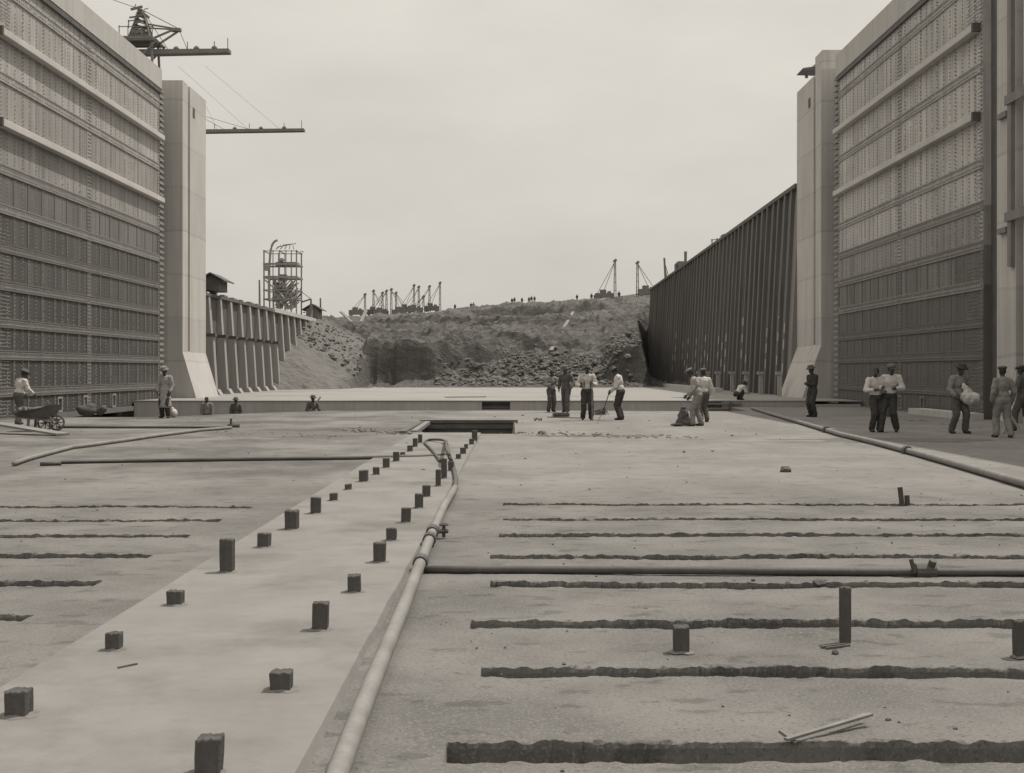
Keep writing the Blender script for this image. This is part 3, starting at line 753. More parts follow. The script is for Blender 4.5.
# ------------------------------------------------------------------ timber stubs
M['collar'] = mat('gritty grout', .13, .22, scale=8, fine=40, bump=.4)
def stub(p, w, h, seed, d=None, lean=0):
    r = random.Random(seed); mb = MB(); d = d or w; vs = []
    rot = r.uniform(-.1, .1); fl = r.uniform(-.01, .07); cr, sr = math.cos(rot), math.sin(rot)
    j = lambda a: r.uniform(-a, a)
    nz = 5; lev = (0, .3, .62, .9, .965, 1.)
    outl = []
    for q in range(28):                       # square section with split, grooved faces
        a_ = 2*PI*(q + .5)/28; c_, s_ = math.cos(a_), math.sin(a_); m_ = max(abs(c_), abs(s_)); gx = (abs(c_)**9 + abs(s_)**9)**(1/9)
        g_ = (1 - .02) / gx * (1 + r.uniform(-.05, .025)); outl.append((c_*g_, s_*g_))
    n = len(outl)
    crown = [r.uniform(-.006, .003) for _ in outl]; tx, ty = r.uniform(-.05, .05), r.uniform(-.05, .05)
    for k in range(nz + 1):
        t = lev[k]; sc = (1 + fl * t) * (.96 if k == 0 else 1) * (.93 if k == nz else 1)
        for q, (a, b_) in enumerate(outl):
            z = -.03 + t * (h + .03) + (crown[q] + (a*tx + b_*ty)*w/2 if k >= nz - 1 else 0)
            vs.append((p.x + (a*cr - b_*sr)*w/2*sc + j(.0012) + lean*t*h, p.y + (a*sr + b_*cr)*d/2*sc + j(.0012), p.z + z))
    fs = [(k*n + i, k*n + (i+1) % n, (k+1)*n + (i+1) % n, (k+1)*n + i) for k in range(nz) for i in range(n)]
    vs.append((p.x + lean*h, p.y, p.z + h + .002)); top = len(vs) - 1
    fs += [(nz*n + i, nz*n + (i+1) % n, top) for i in range(n)]
    mb.add(vs, fs)
    o = mb.build('timber_stub', M['peg'], origin=p)
    cm = MB(); ring = [(math.cos(2*PI*q/16), math.sin(2*PI*q/16)) for q in range(16)]
    base = [(p.x + c_*w*r.uniform(.62, .98), p.y + s_*d*r.uniform(.6, .9), p.z + .001) for c_, s_ in ring]; tp = [(p.x + c_*w*.45, p.y + s_*d*.45, p.z + .016) for c_, s_ in ring]
    cm.add(base + tp, [(q, (q+1) % 16, 16 + (q+1) % 16, 16 + q) for q in range(16)])
    cm.build('grout_collar', M['collar'], o)
    return o
LEFT = [(15,718,25,27),(112,651,16,18),(174,606,16,15),(226,573,14,35),(263,548,13,15),(291,530,14,20),(315,514,11,17),(333,501,8,8),(348,490,7,6),(363,482,9,12),(376,475,7,8),(386,468,7,10),(396,461.5,6.5,10),(402.5,455,5,3),(409.7,451.7,5.5,6.5),(415,447,5,9),(420,443,4.5,9)]
RIGHT = [(206,777,27,39),(280,692,23,20),(319,631,17,29),(354,593,14,18),(379,563,13,21),(391,541,10.5,13),(405.5,523,10,15.5),(418.8,508.5,9,15),(426,497,8.5,12),(438,486.5,5.5,17.5),(444,478.7,6,21),(451,471,6,10),(458.4,459,5,5),(463,454,6,6.5),(466,449,4,5),(471.5,444.6,5,6),(474.5,441,6,11)]
for rowname, row in (('left', LEFT), ('right', RIGHT)):
    for i, (px, py, wp, hp) in enumerate(row):
        p = gp(px, py, STOP); sc = F / p.y; p.y += wp / sc * .45
        h = hp / sc * .96; size = 'tall' if h > .2 else ('squat' if h < .115 else 'short')
        o = stub(p, wp / sc * .95, h, i * 7 + len(rowname), lean=rr.uniform(-.03, .03))
        tag(o, f'{size} dark timber stub, {ORD[i]} from the viewer in the {rowname} row on the pale strip', 'timber stub', 'timber stubs standing in two rows on the pale strip')
for (px, py, wp, hp, lab) in ((681,652,16,27,'dark square timber stub among the floor slots right of the long pipe'), (845,644,11,59,'tallest dark timber post, thin and upright among the floor slots'), (1021,657,14,38,'dark timber stub at the right edge of the photo between floor slots')):
    p = gp(px, py); sc = F / p.y
    o = stub(p, wp/sc, hp/sc*.97, px); o.name = 'timber_post'; tag(o, lab, 'timber post', 'timber posts among the right floor slots')
p = gp(904, 506); o = empty('stake_pair', p); tag(o, 'two thin dark stakes side by side at the farthest slot on the right', 'stakes')
MB().bar(p + Vector((-.02,0,-.02)), p + Vector((-.05,0,.23)), .05).build('stake', M['peg'], o); MB().bar(p + Vector((.05,.02,-.02)), p + Vector((.04,.02,.13)), .05).build('stake', M['peg'], o)

# ------------------------------------------------------------------ pipes and hoses
def pipe(name, pts, r, m, label, cat, couplings=(), n=12):
    o = MB().tube(pts, r, n).build(name, m, origin=pts[0], smooth=True); tag(o, label, cat)
    for (a, l, k) in couplings:              # position, half length along next point, factor
        mb = MB(); d = l; mb.tube([a - d, a + d], r * k if not isinstance(r, list) else r[0] * k, 12); mb.build('coupling', M['pipe_dark'], o)
    return o
R = .047
px_pts = [(322,830),(338,772),(360,714),(381,661),(403,608),(420,564),(430,538),(444,506),(455,488)]
pts = [gp(a, b_, R + .02) for a, b_ in px_pts]
mp = pipe('main_pipe', pts, R, M['pipe_pale'], 'long pale pipe laid along the right edge of the pale strip', 'pipe')
d = (pts[6] - pts[5]).normalized()
for q in (.06, .95):
    c = pts[5] + d * (pts[6] - pts[5]).length * q
    MB().tube([c - d*.09, c + d*.09], R*1.35, 12).build('coupling', M['pipe_dark'], mp)
c = pts[6] + d * .5
MB().tube([c - d*.12, c + d*.12], R*1.35, 12).build('coupling', M['pipe_dark'], mp)
v = empty('valve', c); tag(v, 'small iron stop valve with wheel standing beside the long pale pipe', 'valve')
MB().tube([c + Vector((.03,0,0)), c + Vector((.15,.04,.0))], .022, 8).tube([c + Vector((.11,.03,-.06)), c + Vector((.11,.03,.06))], .017, 8).build('body', M['pipe_dark'], v)
MB().tube([c + Vector((.11 + .04*math.cos(a*PI/6), .03 + .04*math.sin(a*PI/6), .065)) for a in range(13)], .009, 6).bar(c + Vector((.07,.03,.065)), c + Vector((.15,.03,.065)), .009).build('wheel', M['pipe_dark'], v)
R2 = .032
a = gp(424, 569.5, R2); b_ = gp(1090, 572.5, R2)
pts = [a + (b_ - a) * t + Vector((0, .02 * math.sin(7*t), 0)) for t in np.linspace(0, 1, 14)]
cp = pipe('cross_pipe', pts, R2, M['pipe_dark'], 'dark pipe laid across the right floor between the slots', 'pipe')
c = a + (b_ - a) * ((927 - 424) / (1090 - 424))
MB().tube([c - Vector((.08,0,0)), c + Vector((.08,0,0))], 0.068, 12).tube([c + Vector((.03,0,.0)), c + Vector((.05,-.05,.10))], .03, 8).build('coupling', M['pipe_dark'], cp)
MB().tube([c - Vector((.10,.05,0)), c - Vector((.13,.05,-.11))], .018, 8).build('handle', M['pipe_dark'], cp)
pts = [gp(x, y, .035) for x, y in ((40,464),(60,463.5),(61,462),(150,460.5),(250,459),(350,458),(420,456.5),(447,455))]
pipe('cross_pipe', pts, .035, M['pipe_dark'], 'thin dark pipe laid across the left floor to the pale strip', 'pipe')
pts = [gp(x, y, .05) for x, y in ((14,463.5),(28,458.5),(45,454),(72,447),(92,444.5),(125,440),(160,435),(200,430),(231,427.5))]
pipe('bent_pipe', pts, .042, M['pipe_pale'], 'bent pale pipe running from near the left edge to a small standpipe', 'pipe')
p = gp(231, 427.5); v = empty('standpipe', p); tag(v, 'little upright standpipe where two left pipes meet', 'standpipe')
MB().tube([p, p + Vector((0,0,.26))], .035, 8).build('riser', M['pipe_dark'], v); MB().tube([p + Vector((-.1,0,.05)), p + Vector((.25,0,.05))], .05, 8).build('elbow', M['pipe_dark'], v)
pts = [gp(x, y, .04) for x, y in ((58,427),(120,427.2),(180,427.2),(229,427))]
pipe('thin_pipe', pts, .035, M['pipe_dark'], 'thin dark straight pipe from the wheelbarrow to the standpipe', 'pipe')
pts = [gp(x, y, .07) for x, y in ((752,408),(775,415),(810,425),(840,434),(875,442),(917,453),(960,465),(1000,476.5),(1060,494))]
rp = pipe('floor_pipe', pts, .06, M['pipe_pale'], 'pale pipe running over the right floor along the edge of the shadow', 'pipe')
for px, py in ((907, 450.5), (826, 430)):
    c = gp(px, py, .07); dd = (pts[5] - pts[4]).normalized(); MB().tube([c - dd*.1, c + dd*.1], .095, 12).build('coupling', M['pipe_dark'], rp)
def smooth_pts(P_, n=6):
    out = []
    for i in range(len(P_) - 1):
        p0, p1, p2, p3 = P_[max(i-1, 0)], P_[i], P_[i+1], P_[min(i+2, len(P_)-1)]
        for k in range(n):
            t = k / n; out.append(.5*((2*p1) + (p2-p0)*t + (2*p0-5*p1+4*p2-p3)*t*t + (3*p1-p0-3*p2+p3)*t**3))
    return out + [P_[-1]]
pts = smooth_pts([gp(*q) for q in ((455,488,.06),(455.5,478,.06),(453,466,.08),(450,458,.2),(447.5,451,.3),(446.5,447,.25),(446,441,.05))])
pipe('hose', pts, .035, M['pipe_dark'], 'dark hose curving up from the long pale pipe towards the pit', 'hose')
pts = smooth_pts([gp(*q) for q in ((447,444,.1),(444,440.5,.1),(438,439.5,.1),(428,440,.06),(425,443,.06),(431,449,.06),(435,454,.06),(440,461,.06))])
pipe('hose', pts, .028, M['pipe_dark'], 'thin looped hose lying over the pale strip in front of the pit', 'hose')

# ------------------------------------------------------------------ small things on the floor
def plank(p, q, w, t, m, label, z=0):
    p = gp(*p); q = gp(*q); p.z = z + t/2; q.z = z + t/2
    o = MB().bar(p, q, w, t).build('plank', m, origin=(p + q)/2); tag(o, label, 'plank'); return o
p = gp(786, 744); q = gp(871, 725); st = empty('broken_lath', p); tag(st, 'split pale lath lying across the nearest slots at lower right', 'lath')
MB().bar(p + Vector((0,0,.02)), q + Vector((0,0,.05)), .026, .012).build('strip', M['timber'], st); MB().bar(p*.45 + q*.55 + Vector((0,.012,.03)), q + Vector((-.01,.055,.035)), .018, .012).build('strip', M['timber'], st)
MB().bar(p + Vector((.05,.02,.0)), p + Vector((-.02,.05,.045)), .022, .012).build('splinter', M['timber'], st)
plank((118,675),(137,671), .012, .01, M['timber_dark'], 'tiny dark stick lying on the pale strip', STOP)
p = gp(826, 650); o = MB().bar(p + Vector((0,0,.01)), p + Vector((.16,.08,.01)), .015, .012).bar(p + Vector((-.02,.03,.01)), p + Vector((.13,.1,.012)), .015, .012).build('stick', M['timber_dark'], origin=p); tag(o, 'thin dark splinters lying at the foot of the tallest post', 'stick')
p_ = gp(-14, 433); q_ = gp(63, 435.8); o = MB().bar(p_ + Vector((0,0,.30)), q_ + Vector((0,0,.04)), .42, .05).build('plank', M['timber'], origin=(p_ + q_)/2); tag(o, 'wide pale plank sloping down in front of the wheelbarrow', 'plank')
o = MB().box(p_.x - .3, p_.x + .25, p_.y - .2, p_.y + .25, .0, .24).build('plank_block', M['timber_dark'], origin=p_); tag(o, 'dark block propping the wide pale plank at the left edge', 'block')
MB_ = MB()
def lump(name, px, py, r, m, label, cat, flat=.7, seed=1, z=0):
    p = gp(px, py, z); mb = MB(); rock(mb, (p.x, p.y, z + r*flat*.7), r, seed); o = mb.build(name, m, origin=p); tag(o, label, cat); return o
lump('stone', 786, 472, .10, M['wall_dark'], 'dark fist sized stone on the smooth right floor', 'stone', .5, 5)
lump('stone', 820, 586.5, .055, M['wall_dark'], 'small dark lump sitting in the slot left of the tallest post', 'stone', .8, 6)
lump('stone', 835, 655, .03, M['wall_dark'], 'pebble lying in front of the tallest post', 'stone', .8, 7)
lump('stone', 541, 434, .09, M['wall_dark'], 'dark stone on the floor to the right of the pit', 'stone', .5, 15)
# scattered chips of wood and concrete
mb = MB(); rr = random.Random(21)
for i in range(420):
    if i < 210: yv = rr.uniform(5, 20); xv = rr.uniform(-.5, 7.0)
    elif i < 270: yv = rr.uniform(5, 20); xv = rr.uniform(-7.2, -2.8)
    else: yv = rr.uniform(20, 53); xv = rr.uniform(-14, 12)
    r = min(.022, .004 + rr.expovariate(1 / .004)) * (1 if yv < 20 else 2.2)
    rock(mb, (xv, yv, r * .2 + (.03 if SX0 < xv < SX1 else 0)), r, i + 5000)
tag(mb.build('debris', M['timber_dark']), 'chips and crumbs of concrete and wood scattered on the floor', 'debris', kind='stuff')
# low ridges of mud beside the pit
mb = MB()
for (ax, ay, bx, by, n, sz) in ((345,430,424,434,150,.16),(513,433,640,437,110,.12),(560,434,700,438,60,.10),(215,432,345,437,60,.1),(860,415,1000,430,40,.1)):
    for i in range(n):
        t = rr.random(); p = gp(ax + (bx-ax)*t, ay + (by-ay)*t + rr.gauss(0, .8)); rock(mb, (p.x, p.y, 0), sz * rr.uniform(.15, .6), i + 9000)
tag(mb.build('mud', M['trench']), 'ridges of dark mud and rubble lying on either side of the pit', 'mud', kind='stuff')

M['damp'] = mat('damp mud', .09, .165, scale=.9, fine=10, bump=.2, rough=.8)
for (cx_, cy_, wx, wy, sd_) in ((292, 434, 2.0, 1.4, 1), (120, 437, 2.4, .8, 3), (900, 440, 2.2, 1.0, 6), (600, 436, 1.6, .5, 7)):
    c_ = gp(cx_, cy_); n_ = 56; th = np.linspace(0, 2*PI, n_, endpoint=False)
    rd = 1 + .9 * fnoise1(th * 4, 700 + sd_, 1.6, 5) * np.sin(th / 2)
    tag(MB().add([(c_.x + wx*rd[q]*math.cos(th[q]), c_.y + wy*rd[q]*math.sin(th[q]), .004) for q in range(n_)], [tuple(range(n_))]).build('puddle', M['damp'], fix=False), kind='structure')
# wheelbarrow at the left edge
p = gp(36, 431); wb = empty('wheelbarrow', p); tag(wb, 'dark loaded wheelbarrow in front of the white shirted worker at the left', 'wheelbarrow')
B = lambda x, y, z: p + Vector((x*.6 + .2, y, z if z < .3 else .3 + (z - .3)*.62))
MB().add([B(-.95,-.3,.42), B(.35,-.34,.42), B(.35,.34,.42), B(-.95,.3,.42), B(-1.1,-.42,.62), B(.62,-.46,.98), B(.62,.46,.98), B(-1.1,.42,.62)],
         [(0,1,2,3),(0,1,5,4),(1,2,6,5),(2,3,7,6),(3,0,4,7),(4,5,6,7)]).build('tray', M['iron'], wb)
MB().bar(B(-1.5,-.3,.5), B(.6,-.22,.3), .06).bar(B(-1.5,.3,.5), B(.6,.22,.3), .06).bar(B(-.5,-.28,.42), B(-.55,-.28,0), .06).bar(B(-.5,.28,.42), B(-.55,.28,0), .06).build('frame', M['timber'], wb)
for dx in (.18, .62):
    mb = MB(); c = B(dx, -.15 if dx < .5 else 0, .23)
    mb.tube([c + Vector((.2*math.cos(k*PI/9), 0, .2*math.sin(k*PI/9))) for k in range(19)], .03, 6)
    for k in range(4): mb.bar(c + Vector((.19*math.cos(k*PI/4), 0, .19*math.sin(k*PI/4))), c - Vector((.19*math.cos(k*PI/4), 0, .19*math.sin(k*PI/4))), .022)
    mb.tube([c - Vector((0,.3,0)), c + Vector((0,.3,0))], .025, 6)
    mb.build('wheel', M['iron'], wb)
mb = MB(); 
for i in range(16): rock(mb, B(-.5 + rr.uniform(-.4,.6), rr.uniform(-.25,.25), .66 + rr.uniform(0,.12)), .15, i)
mb.build('load', M['rock'], wb)
o = MB().bar(B(-.05,0,.75), B(.22,0,1.15), .06, .04).build('shovel_handle', M['timber'], origin=B(0,0,.75)); o.name = 'pale_stick'; tag(o, 'short pale stick leaning out of the loaded wheelbarrow', 'stick')
# sacks by the trench edge
p = at(87, 412, 48.2); sk = remesh(MB().ell((p.x, p.y, .19), (.36,.3,.21)).ell((p.x + .12, p.y, .33), (.2,.2,.14)).ell((p.x - .2, p.y, .27), (.2,.2,.12)).build('sack', M['mid'], origin=(p.x, p.y, 0), smooth=True), .03, 3); tag(sk, 'full dark sack lying at the foot of the left gate', 'sack')
sk = remesh(MB().ell((p.x + .52, p.y + .2, .24), (.16,.15,.15)).ell((p.x + .42, p.y + .2, .16), (.16,.15,.16)).build('bundle', M['mid'], origin=(p.x + .5, p.y + .2, 0), smooth=True), .03, 3); tag(sk, 'small dark bundle resting beside the full sack at the left gate', 'bundle')
# mortar tray near the sweepers
p = gp(561, 416.5); tr = MB()
for (a0,a1,b0,b1,c0,c1) in ((-.27,.27,-.3,.3,.0,.05),(-.3,-.25,-.33,.33,.0,.11),(.25,.3,-.33,.33,.0,.11),(-.25,.25,-.33,-.28,.05,.11),(-.25,.25,.28,.33,.05,.11)): tr.box(p.x+a0, p.x+a1, p.y+b0, p.y+b1, .02+c0, .02+c1)
tr.box(p.x - .27, p.x + .27, p.y - .27, p.y + .27, .071, .09)
tag(tr.build('mortar_tray', M['timber_dark'], origin=p), 'low dark wooden tray on the floor in front of the four sweepers', 'tray')
plank((548,417.5),(583,418.5), .12, .03, M['timber_dark'], 'dark plank on the floor by the low wooden tray')
plank((445,403.2),(486,402.8), .1, .04, M['timber'], 'short plank lying on the upper floor behind the sill', SZ + .04)
p = gp(538, 421); o = MB().tube([p + Vector((.12*math.cos(k*PI/5), .2*math.sin(k*PI/5), .03 + .06*(k % 2))) for k in range(11)], .025, 6).build('wire_coil', M['iron'], origin=p); tag(o, 'small loop of dark wire on the floor left of the sweepers', 'wire coil')
# iron frames standing in the sill recesses
fr = empty('recess_frame', ((nx0+nx1)/2, SY + .2, 0)); tag(fr, 'dark iron frame set in the recess of the sill behind the pit', 'frame')
mb = MB(); mb.box(nx0 + .01, nx1 - .01, SY + .12, SY + .2, .17, SZ); mb.box(nx0 + .01, nx1 - .01, SY + .12, SY + .2, -.06, .02); mb.build('rails', M['iron'], fr)
fr = empty('recess_frame', ((r0+r1)/2, SY + .1, 0)); tag(fr, 'pale timber rails in the recess of the sill on the right', 'frame')
mb = MB(); mb.box(r0 + .01, r1 + .9, SY - .12, SY - .04, .12, .2); mb.box(r0 + .01, r1 + .4, SY - .12, SY - .04, -.1, -.03); mb.build('rails', M['timber'], fr)
mb = MB(); mb.box(r1 + .3, r1 + .42, SY - .2, SY - .121, -.6, SZ); mb.build('stanchion', M['timber_dark'], fr)

# ------------------------------------------------------------------ things beyond the walls
# two travelling cranes with long booms
def crane(X_, Y_, boom_x0, tip_x, zb, label, th, tilt=0.):
    g = empty('travelling_crane', (X_, Y_, 5.8)); tag(g, label, 'crane', 'travelling cranes behind the left wall')
    K = .80
    P = lambda x, z, dy=0: Vector((X_ + x, Y_ + dy, zb + (z*K if z > 0 else z)))
    z0 = 5.7 - zb
    for sx in (-1, 1):
        for dy in (-1.2, 1.2):
            MB().bar(P(sx*1.75, z0, dy*1.3), P(sx*.95, 1.1, dy*.7), .14).build('leg', M['iron_far'], g)
    mb = MB()
    for k in range(6):
        za, zc = z0 + k*(1.1 - z0)/6, z0 + (k+1)*(1.1 - z0)/6
        mb.bar(P(1.3, zc, -1.05), P(1.3, zc, 1.05), .1)
        for dy in (-1, 1): mb.bar(P(-1.5, za, dy), P(1.4, zc, dy), .1).bar(P(1.5, za, dy), P(-1.4, zc, dy), .1).bar(P(-1.3, zc, dy), P(1.3, zc, dy), .12)
    mb.build('bracing', M['iron_far'], g)
    MB().box(X_-1.25, X_+1.1, Y_-1.1, Y_+1.1, zb+1.15*K, zb+1.38*K).build('platform', M['iron_far'], g)
    mb = MB()
    for sx in (-1.2, -.6, .3, 1.05): mb.bar(P(sx, 1.42, -1), P(sx, 2.3, -1), .05)
    mb.bar(P(-1.25, 2.2, -1), P(1.1, 2.2, -1), .05); mb.build('railing', M['iron_far'], g)
    mb = MB()
    mb.bar(P(-.75,1.4,-.4), P(-.12,3.9,0), .13).bar(P(.75,1.4,-.4), P(.12,3.9,0), .13).bar(P(-.75,1.4,.4), P(-.12,3.9,0), .13).bar(P(.75,1.4,.4), P(.12,3.9,0), .13)
    for k in range(4):
        wd = .7 - .15*k; z = 1.8 + .5*k; mb.bar(P(-wd, z, -.3), P(wd, z + .15, -.3), .12).bar(P(wd, z, .3), P(-wd + .1, z + .5, .3), .1)
    for k in range(5): mb.bar(P(-.7 + .12*k, 1.6 + .48*k, -.4), P(.62 - .12*k, 2.0 + .48*k, -.4), .07).bar(P(.7 - .12*k, 1.6 + .48*k, -.4), P(-.62 + .12*k, 2.0 + .48*k, -.4), .07)
    mb.bar(P(-.9,3.0), P(-.3,3.1), .06).bar(P(-.85,2.4), P(-.85,3.1), .06).bar(P(.2,4.0), P(.5,4.1), .05).bar(P(-.5,4.05), P(-.35,4.45), .05)
    mb.build('mast', M['iron_far'], g)
    mb = MB(); mb.box(X_-.36, X_+.30, Y_-.4, Y_+.4, zb+1.43*K, zb+2.2*K); mb.build('engine_house', M['iron_far'], g); mb = MB(); mb.box(X_-.18, X_+.16, Y_-.3, Y_+.3, zb+3.4*K, zb+3.95*K); mb.bar(P(-.7,4.0), P(.1,4.25), .14).bar(P(.0,3.8), P(.55,3.3), .16).bar(P(-.8,3.3), P(.3,3.5), .1); mb.build('mast_head', M['iron_far'], g)
    mb = MB(); mb.bar(P(.4,2.75), P(2.55,2.3), .1).bar(P(.5,2.4), P(2.6,2.25), .09).bar(P(.7,1.45), P(2.3,2.3), .12).bar(P(.4,.35), P(2.6,2.15), .12); mb.box(X_+2.1, X_+2.75, Y_-.2, Y_+.2, zb+2.1*K, zb+2.36*K); mb.build('jib', M['iron_far'], g)
    L_ = tip_x - boom_x0
    bz = lambda t: zb + tilt * t
    mb = MB(); mb.add([(boom_x0, Y_-.4, bz(0)), (tip_x, Y_-.4, bz(1)+th*.12), (tip_x, Y_+.4, bz(1)+th*.12), (boom_x0, Y_+.4, bz(0)), (boom_x0, Y_-.4, bz(0)+th), (tip_x, Y_-.4, bz(1)+th*.85), (tip_x, Y_+.4, bz(1)+th*.85), (boom_x0, Y_+.4, bz(0)+th)], [(3,2,1,0),(4,5,6,7),(0,1,5,4),(1,2,6,5),(2,3,7,6),(3,0,4,7)])
    bm_ = mb.build('boom', M['iron_far'], g)
    mb = MB()
    for t in (.38, .62, .86, .98): mb.bar((boom_x0 + L_*t, Y_, bz(t) + th*.8), (boom_x0 + L_*t, Y_, bz(t) + th + .55 + (.2 if t > .9 else 0)), .05)
    mb.build('rail_posts', M['iron_far'], bm_)
    mb = MB()
    for t in (.52, .70, .86): mb.ell((boom_x0 + L_*t, Y_, bz(t) + th + .1), (.2,.15,.12)).box(boom_x0 + L_*t - .07, boom_x0 + L_*t + .1, Y_-.1, Y_+.1, bz(t)+th-.05, bz(t)+th+.22)
    mb.build('winch', M['iron_far'], bm_)
    mb = MB()
    mb.tube([P(2.6,2.3), (boom_x0 + L_*.62, Y_, bz(.6) + th)], .022, 5).tube([P(.1,3.95), P(2.65,2.3)], .03, 5).tube([P(.1,3.95), (boom_x0 + L_*.45, Y_, bz(.4) + th)], .022, 5).tube([P(0,4.0), P(-7, 7)], .022, 5)
    mb.build('stay_cable', M['iron_far'], g)
    return g
Y1_, Y2_ = 90., 122.
crane((141 - CX)*Y1_/F, Y1_, (118 - CX)*Y1_/F, (230 - CX)*Y1_/F, at(150, 56, Y1_).z, 'nearer lattice crane above the left gate with short thick boom', .36, .12)
X2 = (170 - CX)*Y2_/F
c2 = crane(X2, Y2_, X2 - 1, (304.5 - CX)*Y2_/F, at(150, 134, Y2_).z, 'long thin boom reaching out from behind the left concrete pier', .33, .18)
mb = MB(); zt_ = at(0, 133, Y2_).z + .35
for (ax, ay, bx) in ((178,66,250),(205,66,282),(203,100,218)):
    mb.tube([at(ax, ay, Y2_), at(bx, 131, Y2_)], .012, 5)
mb.build('stay_cable', M['iron_far'], c2)

# timber mixing tower on the bank behind the left wall
TY = 112.; tw = empty('mixing_tower', ((283 - CX)*TY/F, TY, 5.8)); tag(tw, 'tall open timber tower with curved chute behind the left wall', 'tower')
xs_ = [(p_ - CX)*TY/F for p_ in (264, 273, 279.5, 286, 291.5, 296.5)]
z0, zt = 5.6, at(0, 250, TY).z
for dy in (0, 2.6):
    for i, x in enumerate(xs_):
        MB().bar((x, TY + dy, z0), (x, TY + dy, zt), .11 if i in (0, 5) else .07).build('post', M['spoil'], tw)
mb = MB()
for z, t_ in ((at(0,264,TY).z, .2), (at(0,277,TY).z, .22), (at(0,251,TY).z, .07), (at(0,290,TY).z, .1), (at(0,299,TY).z, .12)):
    for dy in (-.1, 2.7): mb.bar((xs_[0] - .05, TY + dy, z), (xs_[-1] + .1, TY + dy, z), .1, t_ * .8)
    for x in (xs_[0], xs_[-1], xs_[2]): mb.bar((x, TY, z), (x, TY + 2.6, z), .12, t_ * .7)
mb.build('girts', M['spoil'], tw)
rr = random.Random(4); mb = MB(); zl, zh = at(0,310,TY).z, at(0,278,TY).z
for k in range(120):
    x = rr.uniform(xs_[1], xs_[-1] - .5); z = rr.uniform(zl, zh - .8); dy = rr.choice((0, 1.3, 2.6)); sx = rr.choice((-1, 1))
    mb.bar((x, TY + dy, z), (min(max(x + sx*rr.uniform(.3, 1.0), xs_[1]), xs_[-1]), TY + dy + rr.uniform(-.4,.4), z + rr.uniform(.5, 1.1)), .08)
mb.build('bracing', M['spoil'], tw)
MB().bar((xs_[0], TY - .12, at(0,279,TY).z), (xs_[2], TY - .12, at(0,293,TY).z), .1).build('strut', M['spoil'], tw)
mb = MB(); c = at(281.5, 260, TY); mb.ell(c, (.24,.3,.18)); mb.box(c.x - .55, c.x + 1.3, TY + .2, TY + 1.6, c.z - .5, c.z - .15); mb.box(c.x - .3, c.x + .3, TY + .3, TY + 1.2, c.z - 1.75, c.z - 1.2); mb.build('hopper', M['spoil'], tw)
mb = MB(); mb.tube(smooth_pts([at(269,300,TY-.3), at(269,275,TY-.3), at(270,258,TY-.3), at(271.5,247,TY-.3), at(274,242,TY-.3), at(277.5,240,TY-.3)]), .1, 7); mb.box(at(268,0,TY).x-.2, at(268,0,TY).x+.2, TY-.6, TY-.2, at(0,271,TY).z, at(0,266.5,TY).z); mb.build('chute', M['spoil'], tw)
mb = MB()
for k in range(5): a = at(276 + 4.4*k, 249, TY); b_ = at(281 + 3.0*k, 245.5 - 1.0*math.sin(k/4*PI), TY + 1.3); mb.bar(a, b_, .06)
mb.bar(at(277,247,TY), at(296,243.5,TY+1), .06).bar(at(283,245,TY), at(292,244,TY), .05).bar(at(300,251,TY), at(304,252,TY), .05); mb.build('roof_poles', M['timber_dark'], tw)
def hut(px0, px1, pe, pr, pb, Y_, dep, label, m, chimney=None):
    a = at(px0, pb, Y_); b_ = at(px1, pe, Y_); h = empty('hut', (a.x, Y_, a.z)); tag(h, label, 'hut')
    ze, zr = b_.z, at(0, pr, Y_).z; xm = (a.x + b_.x)/2
    MB().prism([(a.x, Y_, a.z), (b_.x, Y_, a.z), (b_.x, Y_, ze), (xm, Y_, zr - .06), (a.x, Y_, ze)], (0, dep, 0)).build('wall', m, h)
    mb = MB()
    for sx, xe in ((-1, a.x), (1, b_.x)):
        mb.prism([(xm, Y_ - .3, zr), (xe + sx*.35, Y_ - .3, ze - .12), (xe + sx*.35, Y_ - .3, ze - .04), (xm, Y_ - .3, zr + .09)], (0, dep + .6, 0))
    mb.build('roof', M['iron'], h)
    MB().box(a.x + (b_.x-a.x)*.12, a.x + (b_.x-a.x)*.42, Y_ - .03, Y_ - .003, a.z + .02, a.z + (ze - a.z)*.7).build('door', M['iron'], h)
    return h
hut(203, 219, 279.5, 274, 290.5, 76., 2.2, 'small dark gabled hut on the left wall next to the pier', M['timber_dark'])
hut(306, 318, 309, 304.5, 319, 116., 2.5, 'little pale hut beside the far end of the left wall', M['timber'])
for i, (px, pt, pb, Y_, lab) in enumerate(((260, 280, 312, 108., 'bare pole rising left of the timber tower'), (321, 298, 320, 118., 'thin bare pole right of the little pale hut'))):
    a = at(px, pb, Y_); b_ = at(px - .6, pt, Y_); a.z = 5.6
    o = MB().tube([a, b_], [.1, .07], 7).build('pole', M['iron_far'], origin=a); tag(o, lab, 'pole')
dk = empty('derrick', at(312, 312, 114.)); tag(dk, 'small derrick arm beside the timber tower at the end of the left wall', 'derrick')
MB().bar(at(302,302,114.), at(311,299,114.), .12).bar(at(311,305,114.), at(311,299,114.), .14).bar(at(300.5,291,114.), at(311,299,114.), .05).bar(at(311,313,114.), at(311,304,114.), .2).build('arm', M['iron_far'], dk)
MB().box(at(306,0,114.).x, at(311,0,114.).x, 114, 115, 5.7, 7.0).build('engine', M['iron_far'], dk)
